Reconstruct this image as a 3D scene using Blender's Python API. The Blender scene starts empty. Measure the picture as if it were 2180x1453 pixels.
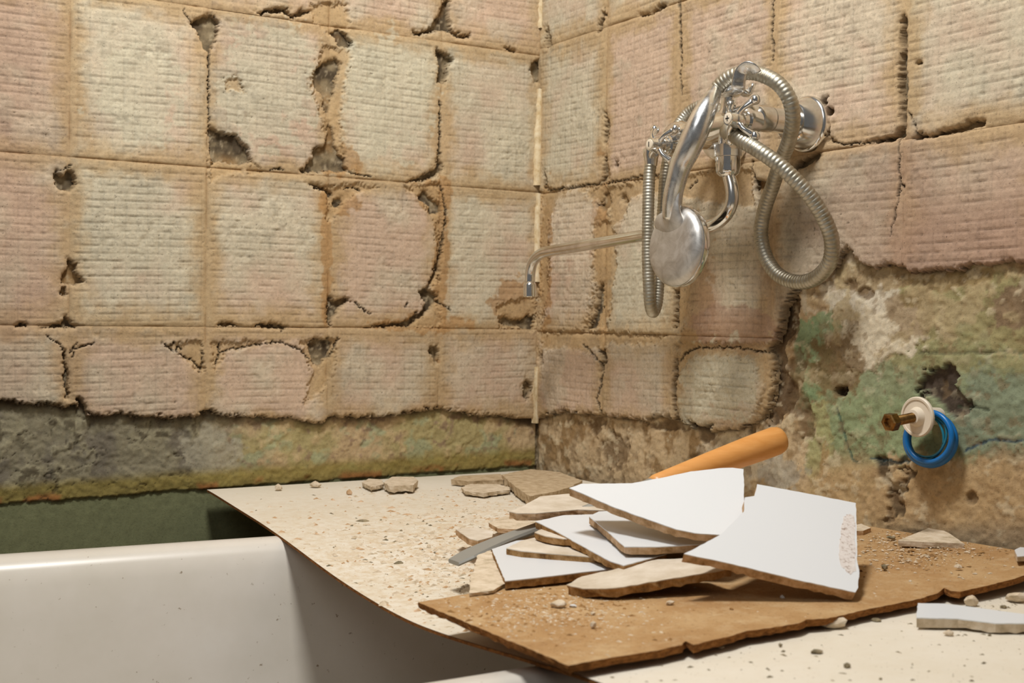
import bpy, bmesh, math, random
import numpy as np
from mathutils import Vector, Matrix
random.seed(7)
C_ = bpy.context.scene.collection
scene = bpy.context.scene

# ------------------------------------------------------------------ camera
# world: room corner at the origin, left wall = plane y=0 (runs along -x),
# right wall = plane x=0 (runs along -y), floor z=0, boards over the tub at z=0.60
Z0 = .853
FPX, YAW, PIT, ROL = 2650.7, .5495, -.017, .0116
CAM = np.array([-1.2105, -1.8923, .0162 + Z0])
_c, _s = math.cos, math.sin
FW = np.array([_s(YAW)*_c(PIT), _c(YAW)*_c(PIT), _s(PIT)])
RT0 = np.array([_c(YAW), -_s(YAW), 0.]); UP0 = np.cross(RT0, FW)
RT = RT0*_c(ROL) + UP0*_s(ROL); UP = -RT0*_s(ROL) + UP0*_c(ROL)
cd = bpy.data.cameras.new('camera'); cam = bpy.data.objects.new('camera', cd); C_.objects.link(cam)
cd.sensor_width = 36; cd.lens = 36*FPX/2180; cd.clip_start = .05
cam.matrix_world = Matrix(((RT[0], UP[0], -FW[0], CAM[0]), (RT[1], UP[1], -FW[1], CAM[1]), (RT[2], UP[2], -FW[2], CAM[2]), (0, 0, 0, 1)))
cd.dof.use_dof = True; cd.dof.focus_distance = 1.62; cd.dof.aperture_fstop = 9
scene.camera = cam

def ray(px, py): return FW + (px-1090)/FPX*RT - (py-726.5)/FPX*UP
def onplane(px, py, ax, val):
    d = ray(px, py); return CAM + d*((val-CAM[ax])/d[ax])
def proj(X, Y, Z):
    dx, dy, dz = X-CAM[0], Y-CAM[1], Z-CAM[2]
    w = dx*FW[0]+dy*FW[1]+dz*FW[2]
    return 1090+FPX*(dx*RT[0]+dy*RT[1]+dz*RT[2])/w, 726.5-FPX*(dx*UP[0]+dy*UP[1]+dz*UP[2])/w

# ------------------------------------------------------------------ light
w = bpy.data.worlds.new('world'); scene.world = w; w.use_nodes = True
bg = w.node_tree.nodes['Background']; bg.inputs[0].default_value = (1., .985, .96, 1); bg.inputs[1].default_value = .15
def area(name, loc, target, size, power, col):
    l = bpy.data.lights.new(name, 'AREA'); l.shape = 'DISK'; l.size = size; l.energy = power; l.color = col
    o = bpy.data.objects.new(name, l); C_.objects.link(o); o.location = loc
    o.rotation_euler = (Vector(target)-Vector(loc)).to_track_quat('-Z', 'Y').to_euler(); return o
area('ceiling_lamp_light', (-.86, -.95, 2.40), (-.5, -.5, .6), .36, 41, (1., .99, .97))
area('window_light', (-2.0, -1.7, 2.25), (-.4, -.3, .8), 1.0, 7.5, (1., 1., 1.))
scene.view_settings.view_transform = 'Standard'; scene.view_settings.look = 'None'
scene.view_settings.gamma = 1; scene.view_settings.use_curve_mapping = False
scene.view_settings.exposure = -0.36

# ------------------------------------------------------------------ colour / noise helpers
def lin(rgb):
    a = np.array(rgb, float)/255.
    return np.where(a <= .04045, a/12.92, ((a+.055)/1.055)**2.4)
_rng = np.random.RandomState(3)
_T = _rng.rand(16, 256, 256)
def vn(x, y, k=0):
    x = np.asarray(x, float); y = np.asarray(y, float); T = _T[k % 16]
    xi = np.floor(x).astype(int); yi = np.floor(y).astype(int); fx = x-xi; fy = y-yi
    fx = fx*fx*(3-2*fx); fy = fy*fy*(3-2*fy)
    a = T[xi & 255, yi & 255]; b = T[(xi+1) & 255, yi & 255]; c = T[xi & 255, (yi+1) & 255]; d = T[(xi+1) & 255, (yi+1) & 255]
    return (a*(1-fx)+b*fx)*(1-fy)+(c*(1-fx)+d*fx)*fy
def fbm(x, y, k=0, o=4):
    s = 0; am = .5; t = 0
    for i in range(o):
        s = s+am*vn(x*2**i+17.3*i, y*2**i+5.1*i, k+i); t += am; am *= .55
    return s/t
def ss(e0, e1, x):
    t = np.clip((x-e0)/(e1-e0), 0, 1); return t*t*(3-2*t)
def sdpoly(px, py, P):
    """signed distance (negative inside) to polygon P, only near its box (else 1e3)"""
    P = np.array(P, float); out = np.full(px.shape, 1e3)
    x0, y0 = P.min(0)-30; x1, y1 = P.max(0)+30
    m = (px > x0) & (px < x1) & (py > y0) & (py < y1)
    if not m.any(): return out
    X, Y = px[m], py[m]; d = np.full(X.shape, 1e9); ins = np.zeros(X.shape, bool)
    for i in range(len(P)):
        ax, ay = P[i]; bx, by = P[(i+1) % len(P)]
        ex, ey = bx-ax, by-ay; L = ex*ex+ey*ey+1e-9
        t = np.clip(((X-ax)*ex+(Y-ay)*ey)/L, 0, 1)
        d = np.minimum(d, np.hypot(X-ax-t*ex, Y-ay-t*ey))
        if by != ay:
            c = ((ay > Y) != (by > Y)) & (X < (bx-ax)*(Y-ay)/(by-ay)+ax); ins ^= c
    out[m] = np.where(ins, -d, d); return out
def dline(px, py, P):
    P = np.array(P, float); out = np.full(px.shape, 1e3)
    x0, y0 = P.min(0)-15; x1, y1 = P.max(0)+15
    m = (px > x0) & (px < x1) & (py > y0) & (py < y1)
    if not m.any(): return out
    X, Y = px[m], py[m]; d = np.full(X.shape, 1e9)
    for i in range(len(P)-1):
        ax, ay = P[i]; bx, by = P[i+1]; ex, ey = bx-ax, by-ay; L = ex*ex+ey*ey+1e-9
        t = np.clip(((X-ax)*ex+(Y-ay)*ey)/L, 0, 1); d = np.minimum(d, np.hypot(X-ax-t*ex, Y-ay-t*ey))
    out[m] = d; return out
def mixc(A, B, t): return A*(1-t[..., None])+B*t[..., None]

# ------------------------------------------------------------------ materials
def mat(name, col=(200, 200, 200), rough=.6, metal=0., nodes=None, spec=.5):
    m = bpy.data.materials.new(name); m.use_nodes = True
    b = m.node_tree.nodes['Principled BSDF']
    b.inputs['Base Color'].default_value = (*lin(col), 1); b.inputs['Roughness'].default_value = rough
    b.inputs['Metallic'].default_value = metal; b.inputs['Specular IOR Level'].default_value = spec
    if nodes: nodes(m.node_tree, b)
    return m
def N(t, typ, **kw):
    n = t.nodes.new(typ)
    for k, v in kw.items():
        if k in n.inputs: n.inputs[k].default_value = v
        else: setattr(n, k, v)
    return n
def noise(t, scale, detail=4, rough=.6, dist=0., stretch=None):
    tc = N(t, 'ShaderNodeTexCoord'); n = N(t, 'ShaderNodeTexNoise', Scale=scale, Detail=detail, Roughness=rough, Distortion=dist)
    if stretch:
        mp = N(t, 'ShaderNodeMapping'); mp.inputs['Scale'].default_value = stretch
        t.links.new(tc.outputs['Object'], mp.inputs[0]); t.links.new(mp.outputs[0], n.inputs['Vector'])
    else: t.links.new(tc.outputs['Object'], n.inputs['Vector'])
    return n
def ramp(t, src, stops):
    r = N(t, 'ShaderNodeValToRGB'); el = r.color_ramp.elements
    while len(el) < len(stops): el.new(.5)
    for e, (p, c) in zip(el, stops): e.position = p; e.color = (*lin(c), 1) if not isinstance(c, float) else (c, c, c, 1)
    t.links.new(src, r.inputs[0]); return r
def mixn(t, fac, a, b, mode='MIX'):
    m = N(t, 'ShaderNodeMix'); m.data_type = 'RGBA'; m.blend_type = mode
    for i, v in ((0, fac), (6, a), (7, b)):
        if hasattr(v, 'links'): t.links.new(v, m.inputs[i])
        elif i == 0: m.inputs[0].default_value = v
        else: m.inputs[i].default_value = (*lin(v), 1)
    return m.outputs[2]
def bump(t, b, src, dist, strength=1.):
    n = N(t, 'ShaderNodeBump', Distance=dist, Strength=strength); t.links.new(src, n.inputs['Height']); t.links.new(n.outputs[0], b.inputs['Normal']); return n

def plaster_nodes(t, b):
    at = N(t, 'ShaderNodeAttribute'); at.attribute_name = 'Col'
    f1 = noise(t, 260, 6, .75); f2 = noise(t, 900, 3, .7)
    pit = noise(t, 520, 2, .5)
    r1 = ramp(t, f1.outputs['Fac'], [(.28, .66), (.48, .97), (.7, 1.04)])
    r2 = ramp(t, pit.outputs['Fac'], [(.24, .38), (.29, 1.)])
    c = mixn(t, 1., at.outputs['Color'], r1.outputs[0], 'MULTIPLY'); c = mixn(t, 1., c, r2.outputs[0], 'MULTIPLY')
    t.links.new(c, b.inputs['Base Color'])
    ma = N(t, 'ShaderNodeMath', operation='ADD'); t.links.new(f1.outputs['Fac'], ma.inputs[0]); t.links.new(f2.outputs['Fac'], ma.inputs[1])
    mb = N(t, 'ShaderNodeMath', operation='ADD'); t.links.new(ma.outputs[0], mb.inputs[0]); t.links.new(r2.outputs[0], mb.inputs[1])
    bump(t, b, mb.outputs[0], .0006, .7)
M_plaster = mat('plaster', rough=.92, nodes=plaster_nodes, spec=.2)
def enamel_nodes(t, b):
    n = noise(t, 6, 5, .6); s = noise(t, 120, 3, .6)
    r = ramp(t, n.outputs['Fac'], [(.3, (205, 198, 184)), (.6, (216, 209, 198)), (.8, (222, 217, 208))])
    k = ramp(t, s.outputs['Fac'], [(.25, (150, 130, 105)), (.32, (255, 255, 255))])
    t.links.new(mixn(t, .8, r.outputs[0], k.outputs[0], 'MULTIPLY'), b.inputs['Base Color'])
M_enamel = mat('tub_enamel', rough=.32, nodes=enamel_nodes, spec=.4)
def white_board_nodes(t, b):
    n = noise(t, 5, 5, .6); s = noise(t, 220, 4, .7); g = noise(t, 14, 5, .65)
    r = ramp(t, n.outputs['Fac'], [(.3, (218, 208, 188)), (.7, (228, 220, 204))])
    tc = N(t, 'ShaderNodeTexCoord'); vm = N(t, 'ShaderNodeVectorMath', operation='DISTANCE'); vm.inputs[1].default_value = (-.45, -.55, .6); t.links.new(tc.outputs['Object'], vm.inputs[0])
    zone = ramp(t, vm.outputs['Value'], [(.12, 1.), (.50, .12)])
    g2 = noise(t, 75, 6, .75); gg = ramp(t, g2.outputs['Fac'], [(.42, .0), (.62, .85)])
    d = N(t, 'ShaderNodeMath', operation='MULTIPLY'); t.links.new(zone.outputs[0], d.inputs[0]); t.links.new(gg.outputs[0], d.inputs[1])
    c = mixn(t, d.outputs[0], r.outputs[0], (202, 180, 146))
    k = ramp(t, s.outputs['Fac'], [(.27, (150, 125, 95)), (.35, (255, 255, 255))])
    t.links.new(mixn(t, .7, c, k.outputs[0], 'MULTIPLY'), b.inputs['Base Color'])
M_wboard = mat('white_hardboard_face', rough=.5, nodes=white_board_nodes, spec=.3)
def fibre_nodes(t, b):
    n = noise(t, 10, 5, .65); s = noise(t, 330, 4, .7); g = noise(t, 60, 5, .7)
    r = ramp(t, n.outputs['Fac'], [(.3, (156, 118, 76)), (.5, (172, 136, 92)), (.75, (190, 160, 118))])
    d = ramp(t, g.outputs['Fac'], [(.5, .0), (.75, .55)])
    c = mixn(t, d.outputs[0], r.outputs[0], (200, 176, 138))
    k = ramp(t, s.outputs['Fac'], [(.25, (150, 120, 90)), (.45, (255, 255, 255))])
    t.links.new(mixn(t, .7, c, k.outputs[0], 'MULTIPLY'), b.inputs['Base Color']); bump(t, b, s.outputs['Fac'], .0006, .7)
def chip_n(t, b):
    n = noise(t, 260, 5, .75); r = ramp(t, n.outputs['Fac'], [(.36, (150, 128, 112)), (.46, (214, 204, 196)), (.7, (224, 218, 212))]); t.links.new(r.outputs[0], b.inputs['Base Color']); bump(t, b, n.outputs['Fac'], .0008)
M_chip = mat('chipped_glaze', rough=.8, nodes=chip_n)
M_fibre = mat('brown_hardboard', rough=.85, nodes=fibre_nodes, spec=.2)
def edge_nodes(t, b):
    n = noise(t, 160, 4, .7, stretch=(1, 1, 2.5))
    r = ramp(t, n.outputs['Fac'], [(.3, (92, 58, 30)), (.55, (140, 92, 48)), (.8, (176, 128, 76))])
    t.links.new(r.outputs[0], b.inputs['Base Color']); bump(t, b, n.outputs['Fac'], .001, .8)
M_edge = mat('hardboard_edge', rough=.95, nodes=edge_nodes, spec=.1)
M_glaze = mat('white_glaze', (220, 222, 223), rough=.28, spec=.5)
def glaze2(t, b):
    n = noise(t, 22, 5, .7); r = ramp(t, n.outputs['Fac'], [(.3, (186, 170, 146)), (.6, (214, 202, 184)), (.8, (228, 220, 208))])
    t.links.new(r.outputs[0], b.inputs['Base Color'])
M_glaze_dusty = mat('dusty_glaze', rough=.6, nodes=glaze2, spec=.3)
def clay_nodes(c1, c2, c3):
    def f(t, b):
        n = noise(t, 75, 5, .7); r = ramp(t, n.outputs['Fac'], [(.3, c1), (.5, c2), (.72, c3)])
        t.links.new(r.outputs[0], b.inputs['Base Color']); bump(t, b, n.outputs['Fac'], .0012, .8)
    return f
M_clay = mat('tile_biscuit', rough=.95, nodes=clay_nodes((140, 108, 70), (190, 156, 118), (216, 186, 156)), spec=.1)
M_clay_dk = mat('tile_biscuit_dirty', rough=.95, nodes=clay_nodes((92, 62, 36), (160, 122, 76), (196, 160, 118)), spec=.1)
M_clay_pale = mat('tile_biscuit_pale', rough=.95, nodes=clay_nodes((172, 156, 128), (206, 188, 162), (220, 206, 184)), spec=.1)
M_mortar = mat('grey_mortar', rough=.97, nodes=clay_nodes((92, 84, 66), (128, 116, 92), (168, 152, 122)), spec=.1)
def chrome_nodes(t, b):
    n = noise(t, 40, 4, .6); r = ramp(t, n.outputs['Fac'], [(.35, .1), (.7, .26)]); t.links.new(r.outputs[0], b.inputs['Roughness'])
    c = ramp(t, n.outputs['Fac'], [(.4, (238, 238, 236)), (.75, (205, 200, 192))]); t.links.new(c.outputs[0], b.inputs['Base Color'])
M_chrome = mat('chrome', rough=.15, metal=1, nodes=chrome_nodes)
def hose_nodes(t, b):
    n = noise(t, 60, 4, .6); c = ramp(t, n.outputs['Fac'], [(.35, (190, 185, 171)), (.7, (160, 152, 132))]); t.links.new(c.outputs[0], b.inputs['Base Color'])
M_hose = mat('hose_steel', rough=.48, metal=1, nodes=hose_nodes)
def brushed(t, b):
    n = noise(t, 30, 6, .7, 1.5); r = ramp(t, n.outputs['Fac'], [(.35, .22), (.7, .36)]); t.links.new(r.outputs[0], b.inputs['Roughness'])
    c = ramp(t, n.outputs['Fac'], [(.35, (214, 213, 210)), (.62, (236, 236, 234))]); t.links.new(c.outputs[0], b.inputs['Base Color'])
M_brushed = mat('dull_chrome', rough=.4, metal=1, nodes=brushed)
def matte_n(t, b):
    n = noise(t, 34, 6, .72, 1.2); r = ramp(t, n.outputs['Fac'], [(.35, .38), (.7, .55)]); t.links.new(r.outputs[0], b.inputs['Roughness'])
    c = ramp(t, n.outputs['Fac'], [(.35, (184, 181, 176)), (.62, (212, 209, 204))]); t.links.new(c.outputs[0], b.inputs['Base Color'])
M_matte = mat('matte_chrome', rough=.4, metal=.85, nodes=matte_n)
M_dark = mat('dark_rubber', (40, 38, 34), rough=.7)
M_brass = mat('old_brass', rough=.35, metal=1, nodes=lambda t, b: t.links.new(ramp(t, noise(t, 90, 4).outputs['Fac'], [(.35, (96, 68, 36)), (.65, (160, 124, 74))]).outputs[0], b.inputs['Base Color']))
M_plastic = mat('aged_white_plastic', (222, 208, 186), rough=.4)
M_blue = mat('blue_plastic', (10, 104, 172), rough=.35)
M_teal = mat('thin_teal_plastic', (28, 116, 140), rough=.3)
def wood_nodes(t, b):
    n = noise(t, 25, 4, .6, .6, stretch=(1, 1, 6)); r = ramp(t, n.outputs['Fac'], [(.3, (216, 148, 76)), (.7, (230, 166, 96))]); t.links.new(r.outputs[0], b.inputs['Base Color'])
M_wood = mat('varnished_orange_wood', rough=.38, nodes=wood_nodes)
M_steel = mat('grey_tool_steel', (158, 156, 148), rough=.5, metal=.45)
M_slab = mat('beige_plaster', rough=.95, nodes=clay_nodes((158, 136, 104), (184, 162, 130), (204, 184, 154)), spec=.1)
M_floor = mat('floor_screed', rough=.9, nodes=clay_nodes((96, 88, 76), (120, 110, 94), (138, 128, 110)))

# ------------------------------------------------------------------ object helpers
def setp(o, label=None, cat=None, group=None, kind=None):
    if label: o['label'] = label
    if cat: o['category'] = cat
    if group: o['group'] = group
    if kind: o['kind'] = kind
    return o
def link(name, me, parent=None):
    o = bpy.data.objects.new(name, me); C_.objects.link(o)
    if parent:
        o.parent = parent; o.matrix_parent_inverse = parent.matrix_basis.inverted()
    return o
def empty(name, loc, **kw):
    o = bpy.data.objects.new(name, None); C_.objects.link(o); o.location = loc; o.empty_display_size = .02
    return setp(o, **kw)
def mesh(name, verts, faces, mats, parent=None, smooth=False, fm=None):
    me = bpy.data.meshes.new(name); me.from_pydata([tuple(map(float, v)) for v in verts], [], faces)
    for m in (mats if isinstance(mats, (list, tuple)) else [mats]): me.materials.append(m)
    if fm: me.polygons.foreach_set('material_index', fm)
    if smooth: me.polygons.foreach_set('use_smooth', [True]*len(me.polygons))
    me.update(); return link(name, me, parent)
def gridmesh(name, V, F, col, m, parent=None, smooth=True):
    me = bpy.data.meshes.new(name); me.vertices.add(len(V)); me.vertices.foreach_set('co', V.astype(np.float32).ravel())
    me.loops.add(len(F)*4); me.loops.foreach_set('vertex_index', F.astype(np.int32).ravel())
    me.polygons.add(len(F)); me.polygons.foreach_set('loop_start', np.arange(0, len(F)*4, 4, dtype=np.int32))
    me.polygons.foreach_set('loop_total', np.full(len(F), 4, dtype=np.int32))
    me.materials.append(m); me.update(calc_edges=True)
    ca = me.color_attributes.new('Col', 'FLOAT_COLOR', 'POINT')
    ca.data.foreach_set('color', np.concatenate([col, np.ones((len(V), 1))], 1).astype(np.float32).ravel())
    if smooth: me.polygons.foreach_set('use_smooth', np.ones(len(F), bool))
    me.validate(); return link(name, me, parent)
def frame_from(d):
    d = Vector(d).normalized(); a = Vector((0, 0, 1)) if abs(d.z) < .9 else Vector((1, 0, 0))
    u = d.cross(a).normalized(); return d, u, d.cross(u)
def catmull(P, step):
    P = [Vector(p) for p in P]; P = [P[0]*2-P[1]]+P+[P[-1]*2-P[-2]]; out = []
    for i in range(1, len(P)-2):
        a, b, c, d = P[i-1:i+3]; n = max(2, int((c-b).length/step))
        for k in range(n):
            t = k/n; out.append(.5*((2*b)+(c-a)*t+(2*a-5*b+4*c-d)*t*t+(3*b-a-3*c+d)*t**3))
    out.append(P[-2]); return out
def tube(name, path, rad, m, parent=None, seg=20, caps=True, flat=1., upv=None):
    """rad: number, list or function(length along the path)"""
    n = len(path); V = []; F = []; L = 0; T = (path[1]-path[0]).normalized()
    _, u, v = frame_from(T)
    if upv is not None: u = (Vector(upv)-Vector(upv).dot(T)*T).normalized()
    for i, p in enumerate(path):
        if i: L += (p-path[i-1]).length
        t = (path[min(i+1, n-1)]-path[max(i-1, 0)]).normalized(); u = (u-u.dot(t)*t).normalized(); v = t.cross(u)
        r = rad(L) if callable(rad) else (rad[i] if isinstance(rad, (list, tuple)) else rad)
        for k in range(seg):
            a = 2*math.pi*k/seg; V.append(p+u*(r*math.cos(a))+v*(r*flat*math.sin(a)))
    for i in range(n-1):
        for k in range(seg): F.append((i*seg+k, i*seg+(k+1) % seg, (i+1)*seg+(k+1) % seg, (i+1)*seg+k))
    if caps: F.append(tuple(range(seg))[::-1]); F.append(tuple((n-1)*seg+k for k in range(seg)))
    return mesh(name, V, F, m, parent, smooth=True)
def lathe(name, org, axis, prof, m, parent=None, seg=40, upv=None, rfun=None):
    """prof: list of (distance along axis, radius)"""
    d, u, v = frame_from(axis); org = Vector(org); V = []; F = []
    if upv is not None: u = (Vector(upv)-Vector(upv).dot(d)*d).normalized(); v = d.cross(u)
    for h, r in prof:
        for k in range(seg):
            a = 2*math.pi*k/seg; rr = r*(rfun(a) if rfun else 1); V.append(org+d*h+u*(rr*math.cos(a))+v*(rr*math.sin(a)))
    for i in range(len(prof)-1):
        for k in range(seg): F.append((i*seg+k, i*seg+(k+1) % seg, (i+1)*seg+(k+1) % seg, (i+1)*seg+k))
    F.append(tuple(range(seg))[::-1]); F.append(tuple((len(prof)-1)*seg+k for k in range(seg)))
    o = mesh(name, V, F, m, parent, smooth=True)
    md = o.modifiers.new('edges', 'EDGE_SPLIT'); md.split_angle = math.radians(38); return o
def ball(name, c, r, m, parent): 
    return lathe(name, c, (0, 0, 1), [(-r*math.cos(math.pi*i/12), max(1e-5, r*math.sin(math.pi*i/12))) for i in range(13)], m, parent, 20)

# ------------------------------------------------------------------ traced damage of the two walls, plus one flange shadow
HOLES_L = [
 [(404, 48), (418, 38), (437, 30), (458, 32), (469, 50), (462, 78), (452, 100), (443, 112), (432, 96), (424, 72)],
 [(533, 18), (550, 26), (580, 17), (600, 14), (612, 16), (625, 32), (640, 20), (668, 22), (642, 34), (622, 38), (602, 26), (560, 30)],
 [(705, 68), (722, 60), (738, 72), (753, 92), (740, 102), (722, 98)],
 [(715, 122), (729, 135), (727, 150), (716, 172), (714, 190), (707, 212), (701, 243), (688, 226), (690, 202), (673, 186), (667, 160), (675, 142), (695, 131)],
 [(701, 256), (712, 280), (717, 310), (734, 340), (743, 366), (700, 364), (650, 369), (640, 362), (667, 336), (667, 314), (690, 308), (699, 290)],
 [(444, 252), (450, 272), (480, 281), (505, 289), (530, 314), (539, 342), (512, 350), (480, 345), (452, 347), (446, 320)],
 [(113, 375), (119, 358), (126, 368), (136, 372), (142, 362), (156, 366), (163, 390), (152, 405), (130, 406), (118, 394)],
 [(143, 550), (154, 560), (168, 558), (160, 576), (181, 602), (162, 609), (141, 606), (130, 602), (134, 582), (145, 570)],
 [(131, 610), (143, 610), (141, 632), (131, 630)],
 [(30, 693), (40, 688), (55, 689), (58, 696), (32, 697)], [(84, 698), (110, 691), (133, 688), (140, 670), (148, 682), (162, 696), (140, 699)],
 [(945, 0), (960, 0), (956, 34), (963, 62), (980, 74), (1002, 71), (1003, 80), (975, 80), (955, 68), (925, 66), (900, 76), (878, 71), (879, 64), (905, 66), (921, 56), (925, 42), (937, 30)],
 [(930, 105), (950, 112), (968, 126), (956, 140), (954, 160), (945, 179), (930, 176), (934, 140)],
 [(1134, 132), (1152, 127), (1158, 150), (1152, 174), (1140, 179), (1129, 150)],
 [(936, 328), (944, 362), (930, 376), (905, 386), (866, 389), (903, 370), (926, 360)],
 [(893, 422), (902, 404), (914, 408), (922, 420), (942, 438), (940, 452), (918, 456), (918, 440), (902, 432)],
 [(1067, 682), (1076, 672), (1090, 677), (1113, 680), (1128, 666), (1142, 672), (1136, 702), (1110, 697), (1074, 693)],
 [(937, 545), (941, 545), (930, 592), (914, 612), (932, 626), (930, 648), (906, 668), (872, 694), (815, 698), (780, 697), (815, 690), (860, 686), (897, 660), (906, 646), (890, 620), (910, 610)],
 [(701, 625), (714, 640), (738, 630), (749, 640), (730, 650), (716, 668), (701, 697), (697, 660)],
 [(465, 692), (470, 684), (490, 685), (510, 692), (500, 697)], [(540, 692), (560, 686), (600, 690), (614, 692), (608, 700), (575, 700)],
 [(137, 745), (142, 745), (146, 800), (147, 850), (139, 850), (137, 800)],
 [(160, 848), (170, 844), (180, 862), (192, 882), (175, 880)],
 [(1114, 820), (1122, 808), (1134, 815), (1136, 832), (1128, 852), (1117, 845)],
 [(660, 730), (672, 718), (700, 720), (712, 730), (700, 760), (684, 782), (668, 770)],
 [(912, 738), (930, 735), (936, 770), (926, 777)],
 [(655, 388), (692, 397), (712, 410), (708, 425), (690, 405), (668, 398)], [(712, 425), (728, 420), (735, 432), (722, 442), (711, 438)],
 [(1074, 100), (1085, 102), (1100, 108), (1096, 111), (1080, 108)]]
SHAL_L = [   # places where only a thin ochre skin of the mortar came away
 [(700, 395), (760, 392), (800, 398), (750, 415), (722, 440), (706, 470), (698, 470)],
 [(860, 398), (935, 392), (938, 520), (936, 600), (918, 615), (935, 540), (925, 470), (900, 425)],
 [(905, 650), (936, 640), (938, 696), (870, 698)],
 [(446, 345), (540, 345), (560, 372), (520, 366), (480, 372), (450, 385)],
 [(690, 100), (745, 105), (735, 190), (722, 260), (735, 330), (700, 330), (690, 250), (660, 180)],
 [(660, 10), (700, 5), (742, 8), (745, 60), (700, 70), (668, 40)],
 [(355, 735), (430, 728), (433, 790), (400, 768)], [(455, 730), (560, 728), (480, 752), (458, 790)],
 [(640, 728), (720, 722), (705, 800), (690, 830), (650, 860), (668, 790)],
 [(1060, 650), (1140, 630), (1140, 700), (1065, 700)],
 [(480, 170), (510, 168), (520, 195), (490, 190)]]
CRK_L = [[(393, 20), (398, 32), (412, 50)], [(447, 100), (444, 115), (444, 200), (446, 255)], [(345, 728), (372, 748), (396, 760), (412, 768), (428, 786), (433, 752)], [(365, 735), (372, 730)], [(372, 750), (382, 735), (388, 742)],
 [(98, 714), (128, 733), (136, 745), (137, 760)], [(155, 760), (162, 742), (200, 730)], [(150, 752), (165, 728)], [(458, 782), (470, 752), (500, 742), (540, 734), (600, 728), (640, 744), (660, 762)], [(470, 750), (468, 728)],
 [(720, 718), (712, 745), (700, 762)], [(575, 362), (590, 358), (606, 362)], [(745, 365), (760, 372), (790, 376)], [(937, 215), (936, 330)], [(940, 395), (950, 440), (938, 540), (925, 590)],
 [(735, 402), (748, 398), (770, 404)], [(150, 352), (128, 362)], [(600, 690), (602, 703)], [(755, 642), (768, 655), (790, 668)], [(860, 655), (866, 645)], [(935, 250), (938, 330)], [(930, 640), (960, 660)]]
HOLES_R = [
 [(1158, 58), (1164, 56), (1172, 82), (1172, 104), (1160, 104)],
 [(1268, 68), (1276, 42), (1289, 14), (1286, 40), (1280, 58), (1274, 70)],
 [(1358, 30), (1375, 28), (1392, 22), (1402, 8), (1416, 8), (1410, 20), (1390, 29), (1362, 36)],
 [(1284, 236), (1289, 238), (1295, 275), (1290, 306), (1284, 304)], [(1282, 332), (1287, 330), (1295, 370), (1295, 382), (1268, 390), (1278, 375)], [(1308, 342), (1313, 342), (1312, 358), (1307, 356)],
 [(1155, 360), (1160, 372), (1166, 402), (1155, 404)],
 [(1278, 412), (1290, 405), (1294, 430), (1286, 452), (1270, 440)], [(1314, 416), (1322, 412), (1332, 432), (1322, 432)],
 [(1272, 602), (1280, 604), (1280, 648), (1264, 700), (1244, 704), (1252, 676), (1262, 660), (1266, 625)],
 [(1431, 615), (1439, 612), (1440, 690), (1434, 700)], [(1431, 762), (1438, 762), (1438, 860), (1450, 900), (1438, 890), (1429, 862)],
 [(1146, 752), (1156, 746), (1155, 772), (1147, 788)], [(1268, 742), (1290, 744), (1292, 760), (1282, 790), (1276, 792), (1280, 765)],
 [(1604, 380), (1640, 385), (1636, 420), (1620, 440), (1606, 410)],
 [(1921, 28), (1926, 40), (1926, 290), (1905, 298), (1870, 304), (1846, 304), (1872, 294), (1902, 287), (1916, 270), (1909, 180), (1914, 60)],
 [(1945, 294), (1960, 280), (1975, 288), (2000, 280), (2040, 268), (2062, 256), (2094, 254), (2092, 268), (2060, 276), (2010, 288), (1970, 294)],
 [(1748, 208), (1760, 206), (1756, 225), (1772, 232), (1762, 250), (1768, 290), (1780, 304), (1765, 300), (1754, 260)],
 [(1690, 345), (1740, 322), (1748, 330), (1720, 350), (1690, 362)],  # shadow below the mixer flange, cut into the wall as a hole
 [(1945, 128), (1958, 130), (1960, 138), (1948, 136)],
 [(1488, 905), (1520, 900), (1500, 930), (1480, 935), (1460, 890)]]
SHAL_R = [
 [(1150, 404), (1200, 405), (1180, 430), (1165, 480), (1165, 620), (1150, 700), (1146, 560)],
 [(1240, 400), (1330, 392), (1420, 372), (1440, 400), (1340, 420), (1322, 470), (1300, 480), (1292, 440), (1262, 425)],
 [(1262, 480), (1300, 470), (1310, 560), (1290, 700), (1240, 704), (1262, 620)],
 [(1225, 705), (1420, 715), (1400, 735), (1300, 730), (1250, 750), (1200, 740), (1150, 745), (1150, 708)],
 [(1450, 375), (1540, 360), (1600, 365), (1600, 440), (1500, 430), (1450, 420)],
 [(1440, 470), (1500, 470), (1450, 700), (1436, 700)],
 [(1440, 730), (1640, 735), (1600, 760), (1480, 755), (1440, 800)], [(1600, 760), (1645, 740), (1640, 850), (1590, 910), (1625, 830)]]
CRK_R = [[(1915, 290), (1912, 420), (1895, 500)], [(1912, 380), (1924, 400)], [(1765, 303), (1800, 306), (1850, 303)], [(1440, 770), (1455, 750), (1480, 740), (1560, 738), (1640, 752)], [(1240, 735), (1262, 752), (1276, 770), (1284, 790), (1278, 830), (1270, 850), (1280, 880)],
 [(1447, 0), (1449, 200)], [(1645, 0), (1645, 130)], [(1600, 340), (1608, 400), (1618, 440)], [(1462, 400), (1480, 385)], [(1160, 405), (1290, 388), (1440, 365)], [(1930, 235), (1945, 262), (1955, 285)]]
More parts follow.
